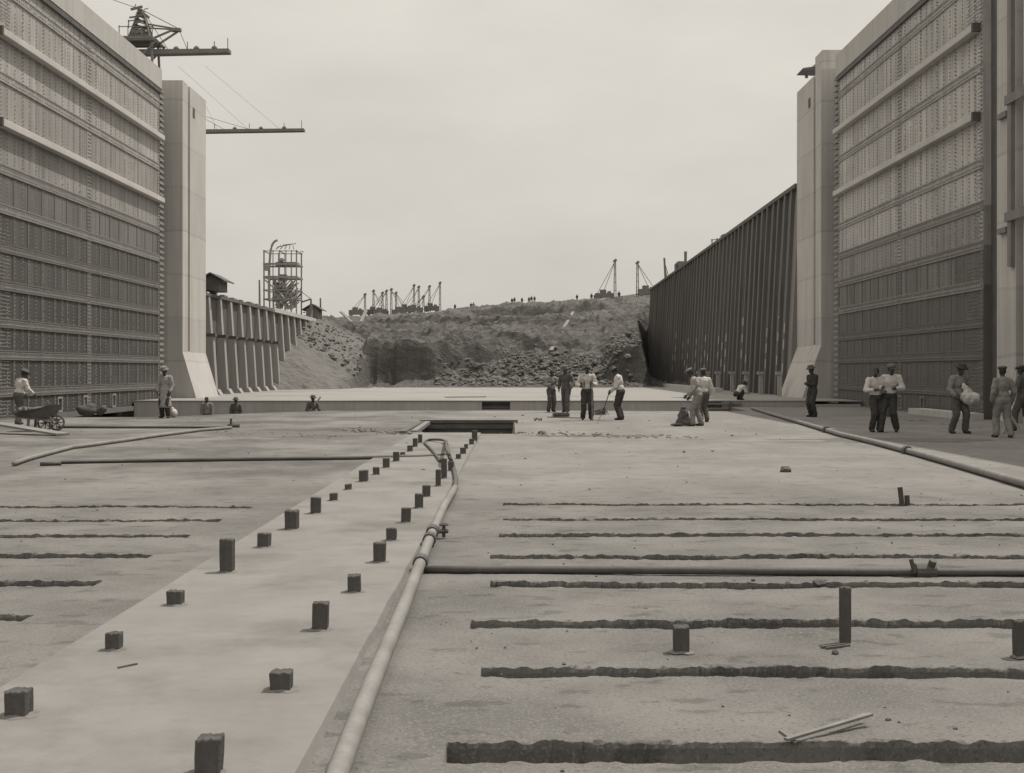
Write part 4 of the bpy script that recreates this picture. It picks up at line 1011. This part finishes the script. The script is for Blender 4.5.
# shelter on the right pier
sh = empty('plank_shelter', at(815, 84, 70.)); tag(sh, 'small plank shelter perched on top of the right pier', 'shelter')
MB().bar(at(806.5,78,71.), at(806.5,69,71.), .14).bar(at(820,64,69.), at(820,60,69.), .1).build('post', M['timber_dark'], sh)
MB().prism([at(802,69.5,71.), at(803,68,71.), at(812,66.5,71.), at(817,62.5,70.5), at(826,63,68.), at(826,70,68.)], (0, 1.4, 0)).build('roof', M['timber_dark'], sh)

# drilling rigs on the skyline
def rig(px, top, basepx, Y_, side, short=False, body=True, n=0, label='', grp=''):
    x = (px - CX)*Y_/F; z = terrain(x, Y_) - .1; g = empty('drill_rig', (x, Y_, z)); tag(g, label, 'drill rig', grp)
    zt = at(px, top, Y_).z; h = zt - z
    mb = MB()
    for dx in (-.22, .22): mb.bar((x + dx, Y_, z), (x + dx*.5, Y_, zt), .17)
    for k in range(5): mb.bar((x - .25, Y_, z + h*(k+.5)/5.5), (x + .25, Y_, z + h*(k+.5)/5.5), .12)
    mb.bar((x - .3, Y_, zt - .5), (x + .3, Y_, zt), .5); mb.build('mast', M['iron_far'], g)
    if body:
        mb = MB(); bx = x + side*2.0
        mb.box(bx - 1.9, bx + 1.7, Y_-1, Y_+1, z + .6, z + 1.7); mb.box(bx - 1.0, bx + .2, Y_-.8, Y_+.8, z + 1.6, z + 2.4); mb.box(bx + .5, bx + 1.2, Y_-.6, Y_+.6, z + 1.6, z + 2.1)
        mb.build('engine', M['iron_far'], g)
        for q in (-1.3, 1.2):
            mb = MB(); mb.tube([(bx + q, Y_-1.2, z + .65), (bx + q, Y_-1.0, z + .65)], .5, 12); mb.build('wheel', M['iron_far'], g)
    mb = MB()
    for q in (2.6, 3.8): mb.bar((x, Y_, zt - .4), (x + side*q, Y_, z + 1.2), .10)
    mb.build('stay', M['iron_far'], g)
    return g
GL = 'drill rigs along the skyline'
for i, (px, top, sd, bd) in enumerate(((365,293.5,-1,True),(373.5,290,1,True),(382.5,292,-1,True),(386.5,290,-1,False),(391.3,288.5,1,True),(396,292,1,False),(414,284.5,-1,True),(418.8,286,-1,False),(423.5,295.5,-1,True),(429.5,285.5,-1,False),(440,282,-1,True))):
    rig(px, top, 0, 322. + 2.3*(i % 4), sd, False, bd, i, f'slim drill rig mast on the left skyline, {ORD[i]} from the left' if i != 8 else 'shortest leaning drill mast in the right cluster of the left skyline', GL)
for px, top, sd, lab in ((615, 259.5, -1, 'drill rig with stays leaning left and wheeled engine, on the right skyline'), (637.5, 261.5, 1, 'drill rig with stays leaning right, close to the dark right wall')):
    rig(px, top, 0, 262., sd, label=lab, grp=GL)
g = empty('drill_rig', at(665, 290, 160.)); tag(g, 'slim mast rising over the far top of the dark right wall', 'drill rig', GL)
MB().bar(at(666, 292, 160.), at(664.3, 258, 160.), .22).build('mast', M['iron_far'], g); MB().bar(at(664.5,262,160.), at(671,285,160.), .08).bar(at(664.5,262,160.), at(668,285,160.), .08).build('stay', M['iron_far'], g)
g = empty('steam_engine', at(681, 272, 132.)); tag(g, 'dark engine with funnel standing on top of the dark right wall', 'engine')
MB().box(at(677,0,132.).x, at(684,0,132.).x, 131, 133, 11., at(0,262,132.).z).build('body', M['iron_far'], g); MB().bar(at(685.5,266,132.), at(685.5,252,132.), .25).bar(at(684.3,253,132.), at(686.8,253,132.), .3).build('funnel', M['iron_far'], g)
MB().box(at(675,0,132.).x, at(676.5,0,132.).x, 131.5, 132.5, 11, at(0,264,132.).z).build('pipe', M['iron_far'], g)
g = empty('trestle', at(716, 243, 103.)); tag(g, 'low rail and box on top of the dark right wall midway', 'trestle')
MB().bar(at(711,240,103.), at(724,239,103.), .06).bar(at(712,246,103.), at(712,239,103.), .08).bar(at(717,243,103.), at(717,238,103.), .08).bar(at(722,241,103.), at(722,237,103.), .08).build('rail', M['iron_far'], g); MB().box(at(722.5,0,103.).x, at(727.5,0,103.).x, 102.5, 104, 11.3, at(0,234.5,103.).z).build('box', M['iron_far'], g)
# ladders and props lying on the slopes
for i, (a, b_, Ya, Yb, lab) in enumerate((((551,354),(573,324),126,160,'long pale ladder lying up the middle of the earth slope'), ((341,315),(352,328),141,139,'pale pole leaning down over the left earth bank'), ((366,314),(361,328),142,139,'short pale prop leaning on the left earth bank'), ((606,300),(596,316),235,228,'pale chute down the bank below the right drill rigs'))):
    p = at(*a, Ya); q = at(*b_, Yb); p.z = max(p.z, terrain(p.x, p.y)) + .35; q.z = max(q.z, terrain(q.x, q.y)) + .35
    o = MB().bar(p, q, .35, .12).build('prop', M['timber'], origin=p); tag(o, lab, 'prop')

# ------------------------------------------------------------------ people
def ik(a, c, l1, l2, pole):
    d = c - a; L_ = d.length
    if L_ > (l1 + l2)*.999: c = a + d*((l1+l2)*.999/L_); d = c - a; L_ = d.length
    t = (l1*l1 - l2*l2 + L_*L_)/(2*L_); h = math.sqrt(max(l1*l1 - t*t, 0)); dn = d/L_
    p = Vector(pole) - dn*Vector(pole).dot(dn); p = p.normalized() if p.length > 1e-4 else Vector((0,1,0))
    return a + dn*t + p*h, c

crease = bpy.data.textures.new('creases', 'CLOUDS'); crease.noise_scale = .11; crease.noise_depth = 3
def creased(o, k=.05):
    d = o.modifiers.new('creases', 'DISPLACE'); d.texture = crease; d.strength = k; d.mid_level = .5; d.texture_coords = 'GLOBAL'; return o

def person(loc, face, height, label, top='white', legs='dark', hat='felt', lean=0, nod=10, drop=0, wr=None, feet=None, sleeves='long', turn=0, skirt=None, side=0, vest=False, poles=None):
    """face: 0 looks up the lock (away), 90 left, 180 to the viewer. wr: wrists from the shoulders (x out, y ahead, z up)."""
    g = height/1.75; loc = Vector(loc); a = math.radians(lean); b_ = math.radians(nod); sd = math.radians(side)
    u = Vector((math.sin(sd), math.sin(a), math.cos(a))).normalized(); fw = Vector((0, math.cos(a), -math.sin(a)))
    hip = Vector((0, -.12*math.sin(a), .93 - drop)); chest = hip + u*.30; neck = hip + u*.53
    hd = Vector((.3*math.sin(sd), math.sin(b_), math.cos(b_))).normalized(); hf = Vector((0, math.cos(b_), -math.sin(b_)))
    tq = Matrix.Rotation(math.radians(turn), 3, hd); hf = tq @ hf; hx = hf.cross(hd).normalized()
    head = neck + hd*.155 + hf*.02
    rotM = Matrix((hx, hf, hd)).transposed()
    rt = Matrix((Vector((1,0,0)), fw, u)).transposed()
    wr = wr or {}; feet = feet or {}
    J = {}
    for s, k in ((-1, 'l'), (1, 'r')):
        sh = hip + u*.465 + Vector((s*.185, 0, 0))
        w_ = wr.get(k, (.07, .06, -.53)); w_ = sh + Vector((s*w_[0], w_[1], w_[2]))
        el, w_ = ik(sh, w_, .29, .255, (poles or {}).get(k, (s*.5, -1, -.2)))
        hj = hip + Vector((s*.09, 0, -.04)); ft = feet.get(k, (.02, 0, 0)); an = Vector((s*(.09 + ft[0]), ft[1] - .03, .085 + ft[2]))
        kn, an = ik(hj, an, .42, .42, (0, 1, .05))
        J[k] = (sh, el, w_, hj, kn, an)
    bm_ = MB()
    # one continuous body
    bm_.ell(head + hd*.022, (.074, .094, .105), rotM); bm_.ell(head + hd*-.05 + hf*.03, (.056, .062, .068), rotM)
    bm_.capsule(head + hf*.09 + hd*.01, head + hf*.107 - hd*.018, .010, .015, 8)
    bm_.capsule(head + hf*.082 + hd*.035 - hx*.035, head + hf*.082 + hd*.035 + hx*.035, .012, .012, 8)
    for s in (-1, 1): bm_.ell(head + hx*(s*.078) - hf*.005 + hd*-.005, (.012, .022, .033), rotM)
    bm_.capsule(neck - u*.06, head - hd*.05, .058, .052)
    bm_.ell(chest + u*.06, (.155, .10, .20), rt); bm_.ell(hip + u*.08, (.135, .095, .17), rt); bm_.ell(hip - u*.02, (.15, .105, .12), rt)
    bm_.capsule(J['l'][0], J['r'][0], .062, .062)
    for s, k in ((-1, 'l'), (1, 'r')):
        sh, el, w_, hj, kn, an = J[k]
        bm_.capsule(sh, el, .052, .042); bm_.capsule(el, w_, .042, .028)
        bm_.capsule(hj, kn, .085, .055); bm_.capsule(kn, an, .055, .036); bm_.capsule(an, an + Vector((s*.02, .14, -.05)), .036, .028)
        d = (w_ - el).normalized(); pn = Vector((-s, 0, 0)) - d*Vector((-s,0,0)).dot(d)
        pn = pn.normalized() if pn.length > .1 else Vector((0, -1, 0)); ac = d.cross(pn).normalized()
        rp_ = Matrix((ac, pn, d)).transposed()
        bm_.ell(w_ + d*.05, (.042, .019, .056), rp_)
        for i, ln in enumerate((.062, .073, .069, .053)):
            b0 = w_ + d*.085 + ac*(-.033 + .022*i); m1 = b0 + (d*.8 + pn*.35 + ac*(-.10 + .07*i)).normalized()*ln*.55; e1 = m1 + (d*.45 + pn*.85).normalized()*ln*.5
            bm_.capsule(b0, m1, .0092, .0085, 8); bm_.capsule(m1, e1, .0085, .0075, 8)
        th = w_ + d*.03 + ac*.035*(-1); t1 = th + (-ac*.75 + d*.6 + pn*.3).normalized()*.038; bm_.capsule(th, t1, .0115, .010, 8); bm_.capsule(t1, t1 + (d*.85 + pn*.4).normalized()*.03, .010, .0085, 8)
    o = bm_.build('person', M['skin'], local=True); remesh(o, .0085, 0)
    o.location = loc; o.rotation_euler = (0, 0, math.radians(face)); o.scale = (g, g, g); tag(o, label, 'person')
    # clothes
    sm = MB(); sm.ell(chest + u*.055, (.183, .13, .22), rt); sm.ell(hip + u*.10, (.17, .132, .17), rt); sm.capsule(J['l'][0], J['r'][0], .08, .08)
    for k in 'lr':
        sh, el, w_, hj, kn, an = J[k]
        sm.capsule(sh, el, .082, .073)
        if sleeves == 'long': sm.capsule(el, el + (w_ - el)*.9, .070, .05)
        else: sm.capsule(el, el + (w_ - el)*.15, .074, .07)
    creased(remesh(sm.build('shirt', M[top], o, local=True), .016))
    if vest:
        vm = MB()
        for s in (-1, 1):
            vm.capsule(hip + u*.12 + Vector((s*.10, 0, 0)) + fw*.115, hip + u*.50 + Vector((s*.10, 0, 0)) + fw*.06, .02, .02, 8); vm.capsule(hip + u*.12 + Vector((s*.07, 0, 0)) - fw*.11, hip + u*.50 + Vector((s*.10, 0, 0)) - fw*.07, .02, .02, 8)
        remesh(vm.build('braces', M['dark'], o, local=True), .012, 1)
    tm = MB(); tm.ell(hip + u*.0, (.192, .15, .14), rt)
    for k in 'lr':
        sh, el, w_, hj, kn, an = J[k]
        tm.capsule(hj, kn, .117, .093); tm.capsule(kn, an + Vector((0, 0, .02)), .093, .082)
    creased(remesh(tm.build('trousers', M[legs], o, local=True), .017), .045)
    for s, k in ((-1, 'l'), (1, 'r')):
        an = J[k][5]; bmb = MB(); bmb.capsule(an + Vector((0, -.03, -.04)), an + Vector((s*.025, .15, -.05)), .045, .036); bmb.capsule(an + Vector((0,0,.05)), an + Vector((0,-.01,-.03)), .046, .045)
        remesh(bmb.build('boot', M['boot'], o, local=True), .014, 1)
    if skirt:
        mat_, zlo, flare = skirt; cm = MB(); c = hip.copy(); prof = []
        hz = hip.z + .12
        for i in range(9):
            t = i/8; prof.append((.172 + flare*t + .008*math.sin(i*2), hz + (zlo - hz)*t))
        cm.lathe(prof, (c.x, c.y + .01, 0), 22, None, 1, .82); cm.build('coat_skirt', M[mat_], o, local=True, smooth=True)
    hr = MB(); hr.ell(head + hd*.035 - hf*.014, (.083, .098, .100), rotM); hr.build('hair', M['hair'], o, local=True, smooth=True)
    if hat:
        hm = MB(); c = head + hd*.075
        if hat in ('cap', 'palecap'): hm.lathe([(.088,0),(.112,.02),(.115,.05),(.08,.075),(.02,.08)], c, 18, rotM, 1, 1.12); hm.ell(c + hf*.11 + hd*.008, (.07,.06,.010), rotM)
        else: hm.lathe([(.155,.0),(.165,.012),(.105,.028),(.096,.09),(.085,.115),(.05,.105),(.02,.10)], c, 20, rotM, 1, 1.15)
        hm.build('hat', M['straw'] if hat in ('straw', 'palecap') else M['felt'] if hat in ('felt', 'cap') else M[hat], o, local=True, smooth=True)
    for s in (-1, 1): MB().ell(head + hf*.088 + hd*.015 + hx*(s*.033), (.013, .008, .008), rotM, 8, 6).build('eye', M['eye'], o, local=True, smooth=True)
    MB().ell(head + hf*.092 - hd*.058, (.026, .008, .008), rotM, 8, 6).build('mouth', M['mouth'], o, local=True, smooth=True)
    rz = Matrix.Rotation(math.radians(face), 3, 'Z')
    W = lambda v: loc + rz @ (v*g)
    return {k: W(J[k][2] + (J[k][2] - J[k][1]).normalized()*.07) for k in 'lr'} | {'obj': o}

# left edge: man in white shirt behind the wheelbarrow
person(gp(19, 424.5), -35, 1.70, 'person in white shirt and dark hat bent behind the wheelbarrow', 'white', 'mid', 'felt', lean=14, nod=26, wr={'l': (.05,.26,-.42), 'r': (.05,.28,-.40)}, feet={'l': (.02,.1,0), 'r': (.02,-.12,0)})
person(gp(165, 418), 172, 1.78, 'person in long pale coat and brimmed hat standing by the left gate', 'tan', 'dark', 'straw', skirt=('tan', .36, .07), nod=18, wr={'l': (.05,.1,-.5), 'r': (.03,.16,-.47)})
p = gp(174.5, 417.3); o = MB().ell((p.x, p.y - .1, .15), (.13,.15,.16)).ell((p.x - .05, p.y - .1, .29), (.07,.08,.08)).build('bundle', M['white'], origin=(p.x, p.y, 0), smooth=True); tag(o, 'small white bundle on the floor at the feet of the coated person', 'bundle')
def trench(px, head_py, Y_, face, lab, **kw):
    z = EYE + (HY - head_py)*Y_/F; h = z - TZ
    return person(((px - CX)*Y_/F, Y_, TZ), face, h, lab, **kw)
trench(207, 396.5, 56.5, 175, 'bareheaded person in grey shirt standing in the trench below the left pier', top='grey', hat=None, nod=15)
trench(236, 398, 57.5, 185, 'dim person in dark shirt standing deep in the trench, second from the left pier', top='mid', hat='felt')
hw_ = trench(312.5, 396, 57, 215, 'person in dark shirt and hat with a slanting stick in the trench', top='mid', hat='felt', wr={'l': (.02,.28,-.24), 'r': (.02,.26,-.30)})
a = at(309.5, 411.5, 56.8); b_ = at(320.5, 397, 57.2); o = MB().tube([a, b_], .035, 6).build('stick', M['timber'], origin=a); tag(o, 'slanting stick held by the hatted person in the trench', 'stick')

# the four sweepers
h1 = person(gp(551, 412), 205, 1.70, 'bareheaded person in pale shirt, leftmost of the four by the sill', 'grey', 'mid', None, nod=25, wr={'l': (.0,.28,-.28), 'r': (-.02,.30,-.25)}, turn=15)
h2 = person(gp(566, 412.5), 160, 1.84, 'person in drab clothes striding, second of the four by the sill', 'mid', 'mid', 'felt', nod=18, lean=4, feet={'l': (.03,.22,0), 'r': (.05,-.22,0)}, wr={'l': (.1,.2,-.45), 'r': (.12,-.1,-.5)})
h3 = person(gp(587, 420), 182, 1.85, 'person in hat and braces over white shirt, facing the camera with hands at the chest', 'white', 'dark', 'felt', nod=8, vest=True, wr={'l': (-.02,.24,-.24), 'r': (.06,.26,-.30)}, feet={'l': (.04,0,0), 'r': (.04,.05,0)})
a = gp(589.5, 420.5); b_ = h3['l']; o = MB().tube([a, a + Vector((0,0,1.45))], .022, 6).build('broom_handle', M['timber'], origin=a); o.name = 'long_pole'; tag(o, 'upright pole held by the person in braces', 'pole')
o.location = (b_.x, b_.y - .02, 0)
h4 = person(gp(620, 420), 68, 1.80, 'person in white shirt bending left to sweep with a broom', 'white', 'dark', 'felt', lean=9, nod=36, wr={'l': (.02,.20,-.46), 'r': (.0,.26,-.40)}, sleeves='long')
br = empty('broom', gp(602, 418)); tag(br, 'broom held down by the bending sweeper', 'broom')
a = h4['l']; b_ = gp(604, 415); MB().tube([a + (a - b_)*.12, b_ + Vector((0,0,.25))], .018, 6).build('handle', M['timber_dark'], br)
mb = MB(); c = b_ + Vector((0, 0, .27)); rr = random.Random(2)
for k in range(90):
    e = Vector((c.x - .16 + rr.gauss(0,.15), c.y + rr.gauss(0,.12), .01)); mb.tube([c + Vector((rr.gauss(0,.02), rr.gauss(0,.02), 0)), (c*.4 + e*.6) + Vector((0,0,.02)), e], [.012,.012,.006], 4)
mb.build('bristles', M['timber_dark'], br)
# pair by the sack
h5 = person(gp(697, 426), 80, 1.76, 'person in pale cap stooping over a dark sack', 'tan', 'grey', 'palecap', lean=15, nod=30, wr={'l': (.03,.20,-.46), 'r': (.0,.14,-.50)}, feet={'l': (.05,.14,0), 'r': (.02,-.1,0)})
h6 = person(gp(703.8, 422), 20, 1.72, 'person in white shirt and cap standing close behind the stooping one', 'white', 'mid', 'palecap', nod=14, wr={'r': (.06,.1,-.5), 'l': (.02,.2,-.42)})
p = gp(682.5, 425.5); sk = MB(); sk.lathe([(.22,0),(.22,.10),(.18,.26),(.13,.42),(.08,.50),(.10,.55),(.03,.56)], (p.x + .03, p.y, .005), 14, None, 1, .8); o = creased(remesh(sk.build('sack', M['mid'], origin=p, smooth=True), .025, 2), .09); tag(o, 'upright dark sack held open at the left of the stooping person', 'sack')
p = gp(677, 426); o = MB().ell((p.x, p.y, .045), (.2,.16,.045)).build('trowel_board', M['mid'], origin=p, smooth=True); o.name = 'flat_rag'; tag(o, 'dark rag lying flat beside the upright sack', 'rag')
# crouching worker on the sill
person(((738 - CX)*61.6/F, 61.6, SZ + .04), 300, 1.66, 'person in white crouching on the sill at the right', 'white', 'dark', 'straw', lean=42, nod=45, drop=.62, wr={'l': (.0,.30,-.28), 'r': (.0,.28,-.30)}, feet={'l': (.05,.16,0), 'r': (.05,.1,0)})
# people in the shade of the right wall
person(gp(812.5, 417), 120, 1.82, 'person in dark clothes with folded arms at the foot of the right pier', 'dark', 'dark', 'felt', nod=15, wr={'l': (-.16,.22,-.26), 'r': (-.14,.24,-.24)})
person(gp(876, 432), 195, 1.76, 'person in white shirt and dark trousers, left of the pair talking by the right gate', 'white', 'dark', None, nod=20, turn=-35, side=4, wr={'l': (-.02,.24,-.3), 'r': (.0,.26,-.26)})
person(gp(891.5, 432.5) + Vector((0,.25,0)), 150, 1.86, 'taller person in white shirt, right of the pair talking by the right gate', 'white', 'dark', 'cap', nod=24, turn=25, side=-9, lean=6, wr={'l': (.0,.24,-.28), 'r': (-.02,.27,-.25)}, feet={'l': (.08,-.05,0), 'r': (.06,.2,0)})
h7 = person(gp(959, 433.5), 200, 1.83, 'person in drab clothes carrying a white sack on the hip', 'grey', 'mid', 'dark', nod=20, feet={'l': (.06,.08,0), 'r': (.07,-.06,0)}, wr={'l': (.16,.10,-.42), 'r': (.05,.16,-.45)})
c = at(968.5, 397.5, gp(959, 433.5).y - .2); o = remesh(MB().ell(c + Vector((.0,0,-.02)), (.22,.18,.17), Matrix.Rotation(.45, 3, 'Y')).ell(c + Vector((.14,0,-.02)), (.16,.15,.15)).capsule(c + Vector((-.02,0,.1)), c + Vector((-.13,0,.33)), .12, .05).build('sack', M['white'], origin=c, smooth=True), .022, 4); creased(o, .10); tag(o, 'bulging white sack carried on the hip in front of the right gate', 'sack')
h8 = person(gp(1003, 437.5), 5, 1.76, 'person in grey work clothes seen from behind near the right edge', 'grey', 'grey', 'cap', nod=4, wr={'l': (.08,.06,-.52), 'r': (.09,.08,-.5)}, feet={'l': (.05,.1,0), 'r': (.05,-.1,0)})
h9 = person(gp(1023, 431) , 40, 1.80, 'person in drab jacket cut off by the right edge of the photo', 'mid', 'mid', 'cap', nod=14, wr={'l': (.1,.2,-.45)}, feet={'l': (.05,.2,0), 'r': (.05,-.15,0)})
p = gp(1013, 434); o = empty('pale_trestle', p); tag(o, 'pale wooden trestle standing between the two rightmost people', 'trestle')
MB().bar(p + Vector((-.26,0,0)), p + Vector((-.05,.1,.5)), .06).build('leg', M['rib_pale'], o); MB().bar(p + Vector((.26,0,0)), p + Vector((-.05,.1,.52)), .06).build('leg', M['rib_pale'], o); MB().bar(p + Vector((-.05,.05,.5)), p + Vector((-.05,.9,.5)), .08).build('rail', M['rib_pale'], o)

# tiny people on the skyline: one continuous figure each
def tiny(px, Y_, h, lab, k):
    x = (px - CX)*Y_/F; z = terrain(x, Y_) - .05; q = h/1.75; r = random.Random(k)
    mb = MB(); P = lambda a, c, b_=0: Vector((a*q, b_*q, c*q))
    st = r.uniform(.02, .18)
    mb.ell(P(0,1.64), (.10*q,.11*q,.13*q)).capsule(P(0,1.35), P(0,1.55), .08, .06).ell(P(0,1.2), (.2*q,.14*q,.28*q)).ell(P(0,.93), (.17*q,.14*q,.16*q)).capsule(P(-.19,1.38), P(.19,1.38), .08, .08)
    for s in (-1, 1): mb.capsule(P(s*.1,.9), P(s*(.11+st*.3),.48,st*s), .1, .08).capsule(P(s*(.11+st*.3),.48,st*s), P(s*(.12+st),.05,0), .08, .055).capsule(P(s*.2,1.38), P(s*.27,1.1), .065, .05).capsule(P(s*.27,1.1), P(s*.24,.84,.12), .05, .04)
    o = mb.build('person', M['dark'], local=True); remesh(o, .035, 1); o.location = (x, Y_, z); tag(o, lab, 'person', 'people along the skyline'); return o
for k, (px, Y_, lab) in enumerate(((471,326,'left one of a tiny pair of people on the middle skyline'),(473.5,327,'right one of a tiny pair of people on the middle skyline'),(512,326,'tiny person on the skyline left of centre of the high bank'),(514.5,328,'tiny person close beside another at the middle of the skyline'),(522,326,'tiny lone person on the skyline above the dark scarp'),(529,327,'left one of a tiny trio on the skyline'),(531.5,325,'middle one of a tiny trio on the skyline'),(534.5,328,'right one of a tiny trio on the skyline'),(577,322,'tiny lone person on the skyline well left of the right drill rigs'),(591.5,300,'tiny person walking just left of the right drill rigs'),(595,298,'tiny person standing at the wheels of the left rig of the right pair'),(619,265,'tiny person right beside the mast of the right skyline rig'),(455,327,'tiny person on the skyline near the left rigs'))):
    tiny(px, Y_, 1.8, lab, k)

# ------------------------------------------------------------------ light, sky, camera
sun_dir = Vector((.42, .22, 1.0)).normalized()
sd = bpy.data.lights.new('sun', 'SUN'); sd.energy = 3.2; sd.angle = math.radians(.6); sd.color = (1, .95, .875)
so = bpy.data.objects.new('sun', sd); col.objects.link(so); so.rotation_euler = sun_dir.to_track_quat('Z', 'Y').to_euler()

wd = bpy.data.worlds.new('World'); scn.world = wd; wd.use_nodes = True
nt = wd.node_tree; N = nt.nodes; L = nt.links
for n in list(N): N.remove(n)
out = N.new('ShaderNodeOutputWorld'); bg = N.new('ShaderNodeBackground'); L.new(bg.outputs[0], out.inputs[0])
sky = N.new('ShaderNodeTexSky'); sky.sky_type = 'NISHITA'; sky.sun_disc = False
sky.sun_elevation = math.asin(sun_dir.z); sky.sun_rotation = math.atan2(sun_dir.x, sun_dir.y); sky.dust_density = 4.0
bw = N.new('ShaderNodeRGBToBW'); L.new(sky.outputs[0], bw.inputs[0])
pw = N.new('ShaderNodeMath'); pw.operation = 'POWER'; L.new(bw.outputs[0], pw.inputs[0]); pw.inputs[1].default_value = .10
tc = N.new('ShaderNodeTexCoord'); mp_ = N.new('ShaderNodeMapping'); mp_.inputs['Scale'].default_value = (1, 1, 2.6); L.new(tc.outputs['Generated'], mp_.inputs[0])
cn = N.new('ShaderNodeTexNoise'); cn.inputs['Scale'].default_value = 4.2; cn.inputs['Detail'].default_value = 7; cn.inputs['Roughness'].default_value = .55; L.new(mp_.outputs[0], cn.inputs['Vector'])
mr = N.new('ShaderNodeMapRange'); L.new(cn.outputs['Fac'], mr.inputs[0]); mr.inputs[1].default_value = .3; mr.inputs[2].default_value = .7; mr.inputs[3].default_value = .93; mr.inputs[4].default_value = 1.07
ml = N.new('ShaderNodeMath'); ml.operation = 'MULTIPLY'; L.new(pw.outputs[0], ml.inputs[0]); L.new(mr.outputs[0], ml.inputs[1])
vm = N.new('ShaderNodeVectorMath'); vm.operation = 'SCALE'; vm.inputs[0].default_value = (5.62, 5.36, 4.86); sx = N.new('ShaderNodeSeparateXYZ'); L.new(tc.outputs['Generated'], sx.inputs[0])
ov = N.new('ShaderNodeMapRange'); L.new(sx.outputs[2], ov.inputs[0]); ov.interpolation_type = 'SMOOTHSTEP'; ov.inputs[1].default_value = .06; ov.inputs[2].default_value = 1; ov.inputs[3].default_value = .97; ov.inputs[4].default_value = 1.8   # hazy bright sky, brightest overhead
m3 = N.new('ShaderNodeMath'); m3.operation = 'MULTIPLY'; L.new(ml.outputs[0], m3.inputs[0]); L.new(ov.outputs[0], m3.inputs[1])
L.new(m3.outputs[0], vm.inputs['Scale'])
L.new(vm.outputs[0], bg.inputs[0]); bg.inputs[1].default_value = .10

cam = bpy.data.cameras.new('camera'); co = bpy.data.objects.new('camera', cam); col.objects.link(co); scn.camera = co
co.location = (0, 0, EYE); co.rotation_euler = (PI/2, 0, 0)
cam.sensor_fit = 'HORIZONTAL'; cam.sensor_width = 36; cam.lens = 36*F/1024
cam.shift_x = -(CX - 512)/1024; cam.shift_y = -(386.5 - HY)/1024
cam.clip_start = .1; cam.clip_end = 6000

scn.view_settings.view_transform = 'Standard'; scn.view_settings.look = 'None'; scn.view_settings.exposure = .06; scn.view_settings.gamma = 1
scn.cycles.use_denoising = True; scn.cycles.max_bounces = 5; scn.cycles.diffuse_bounces = 3
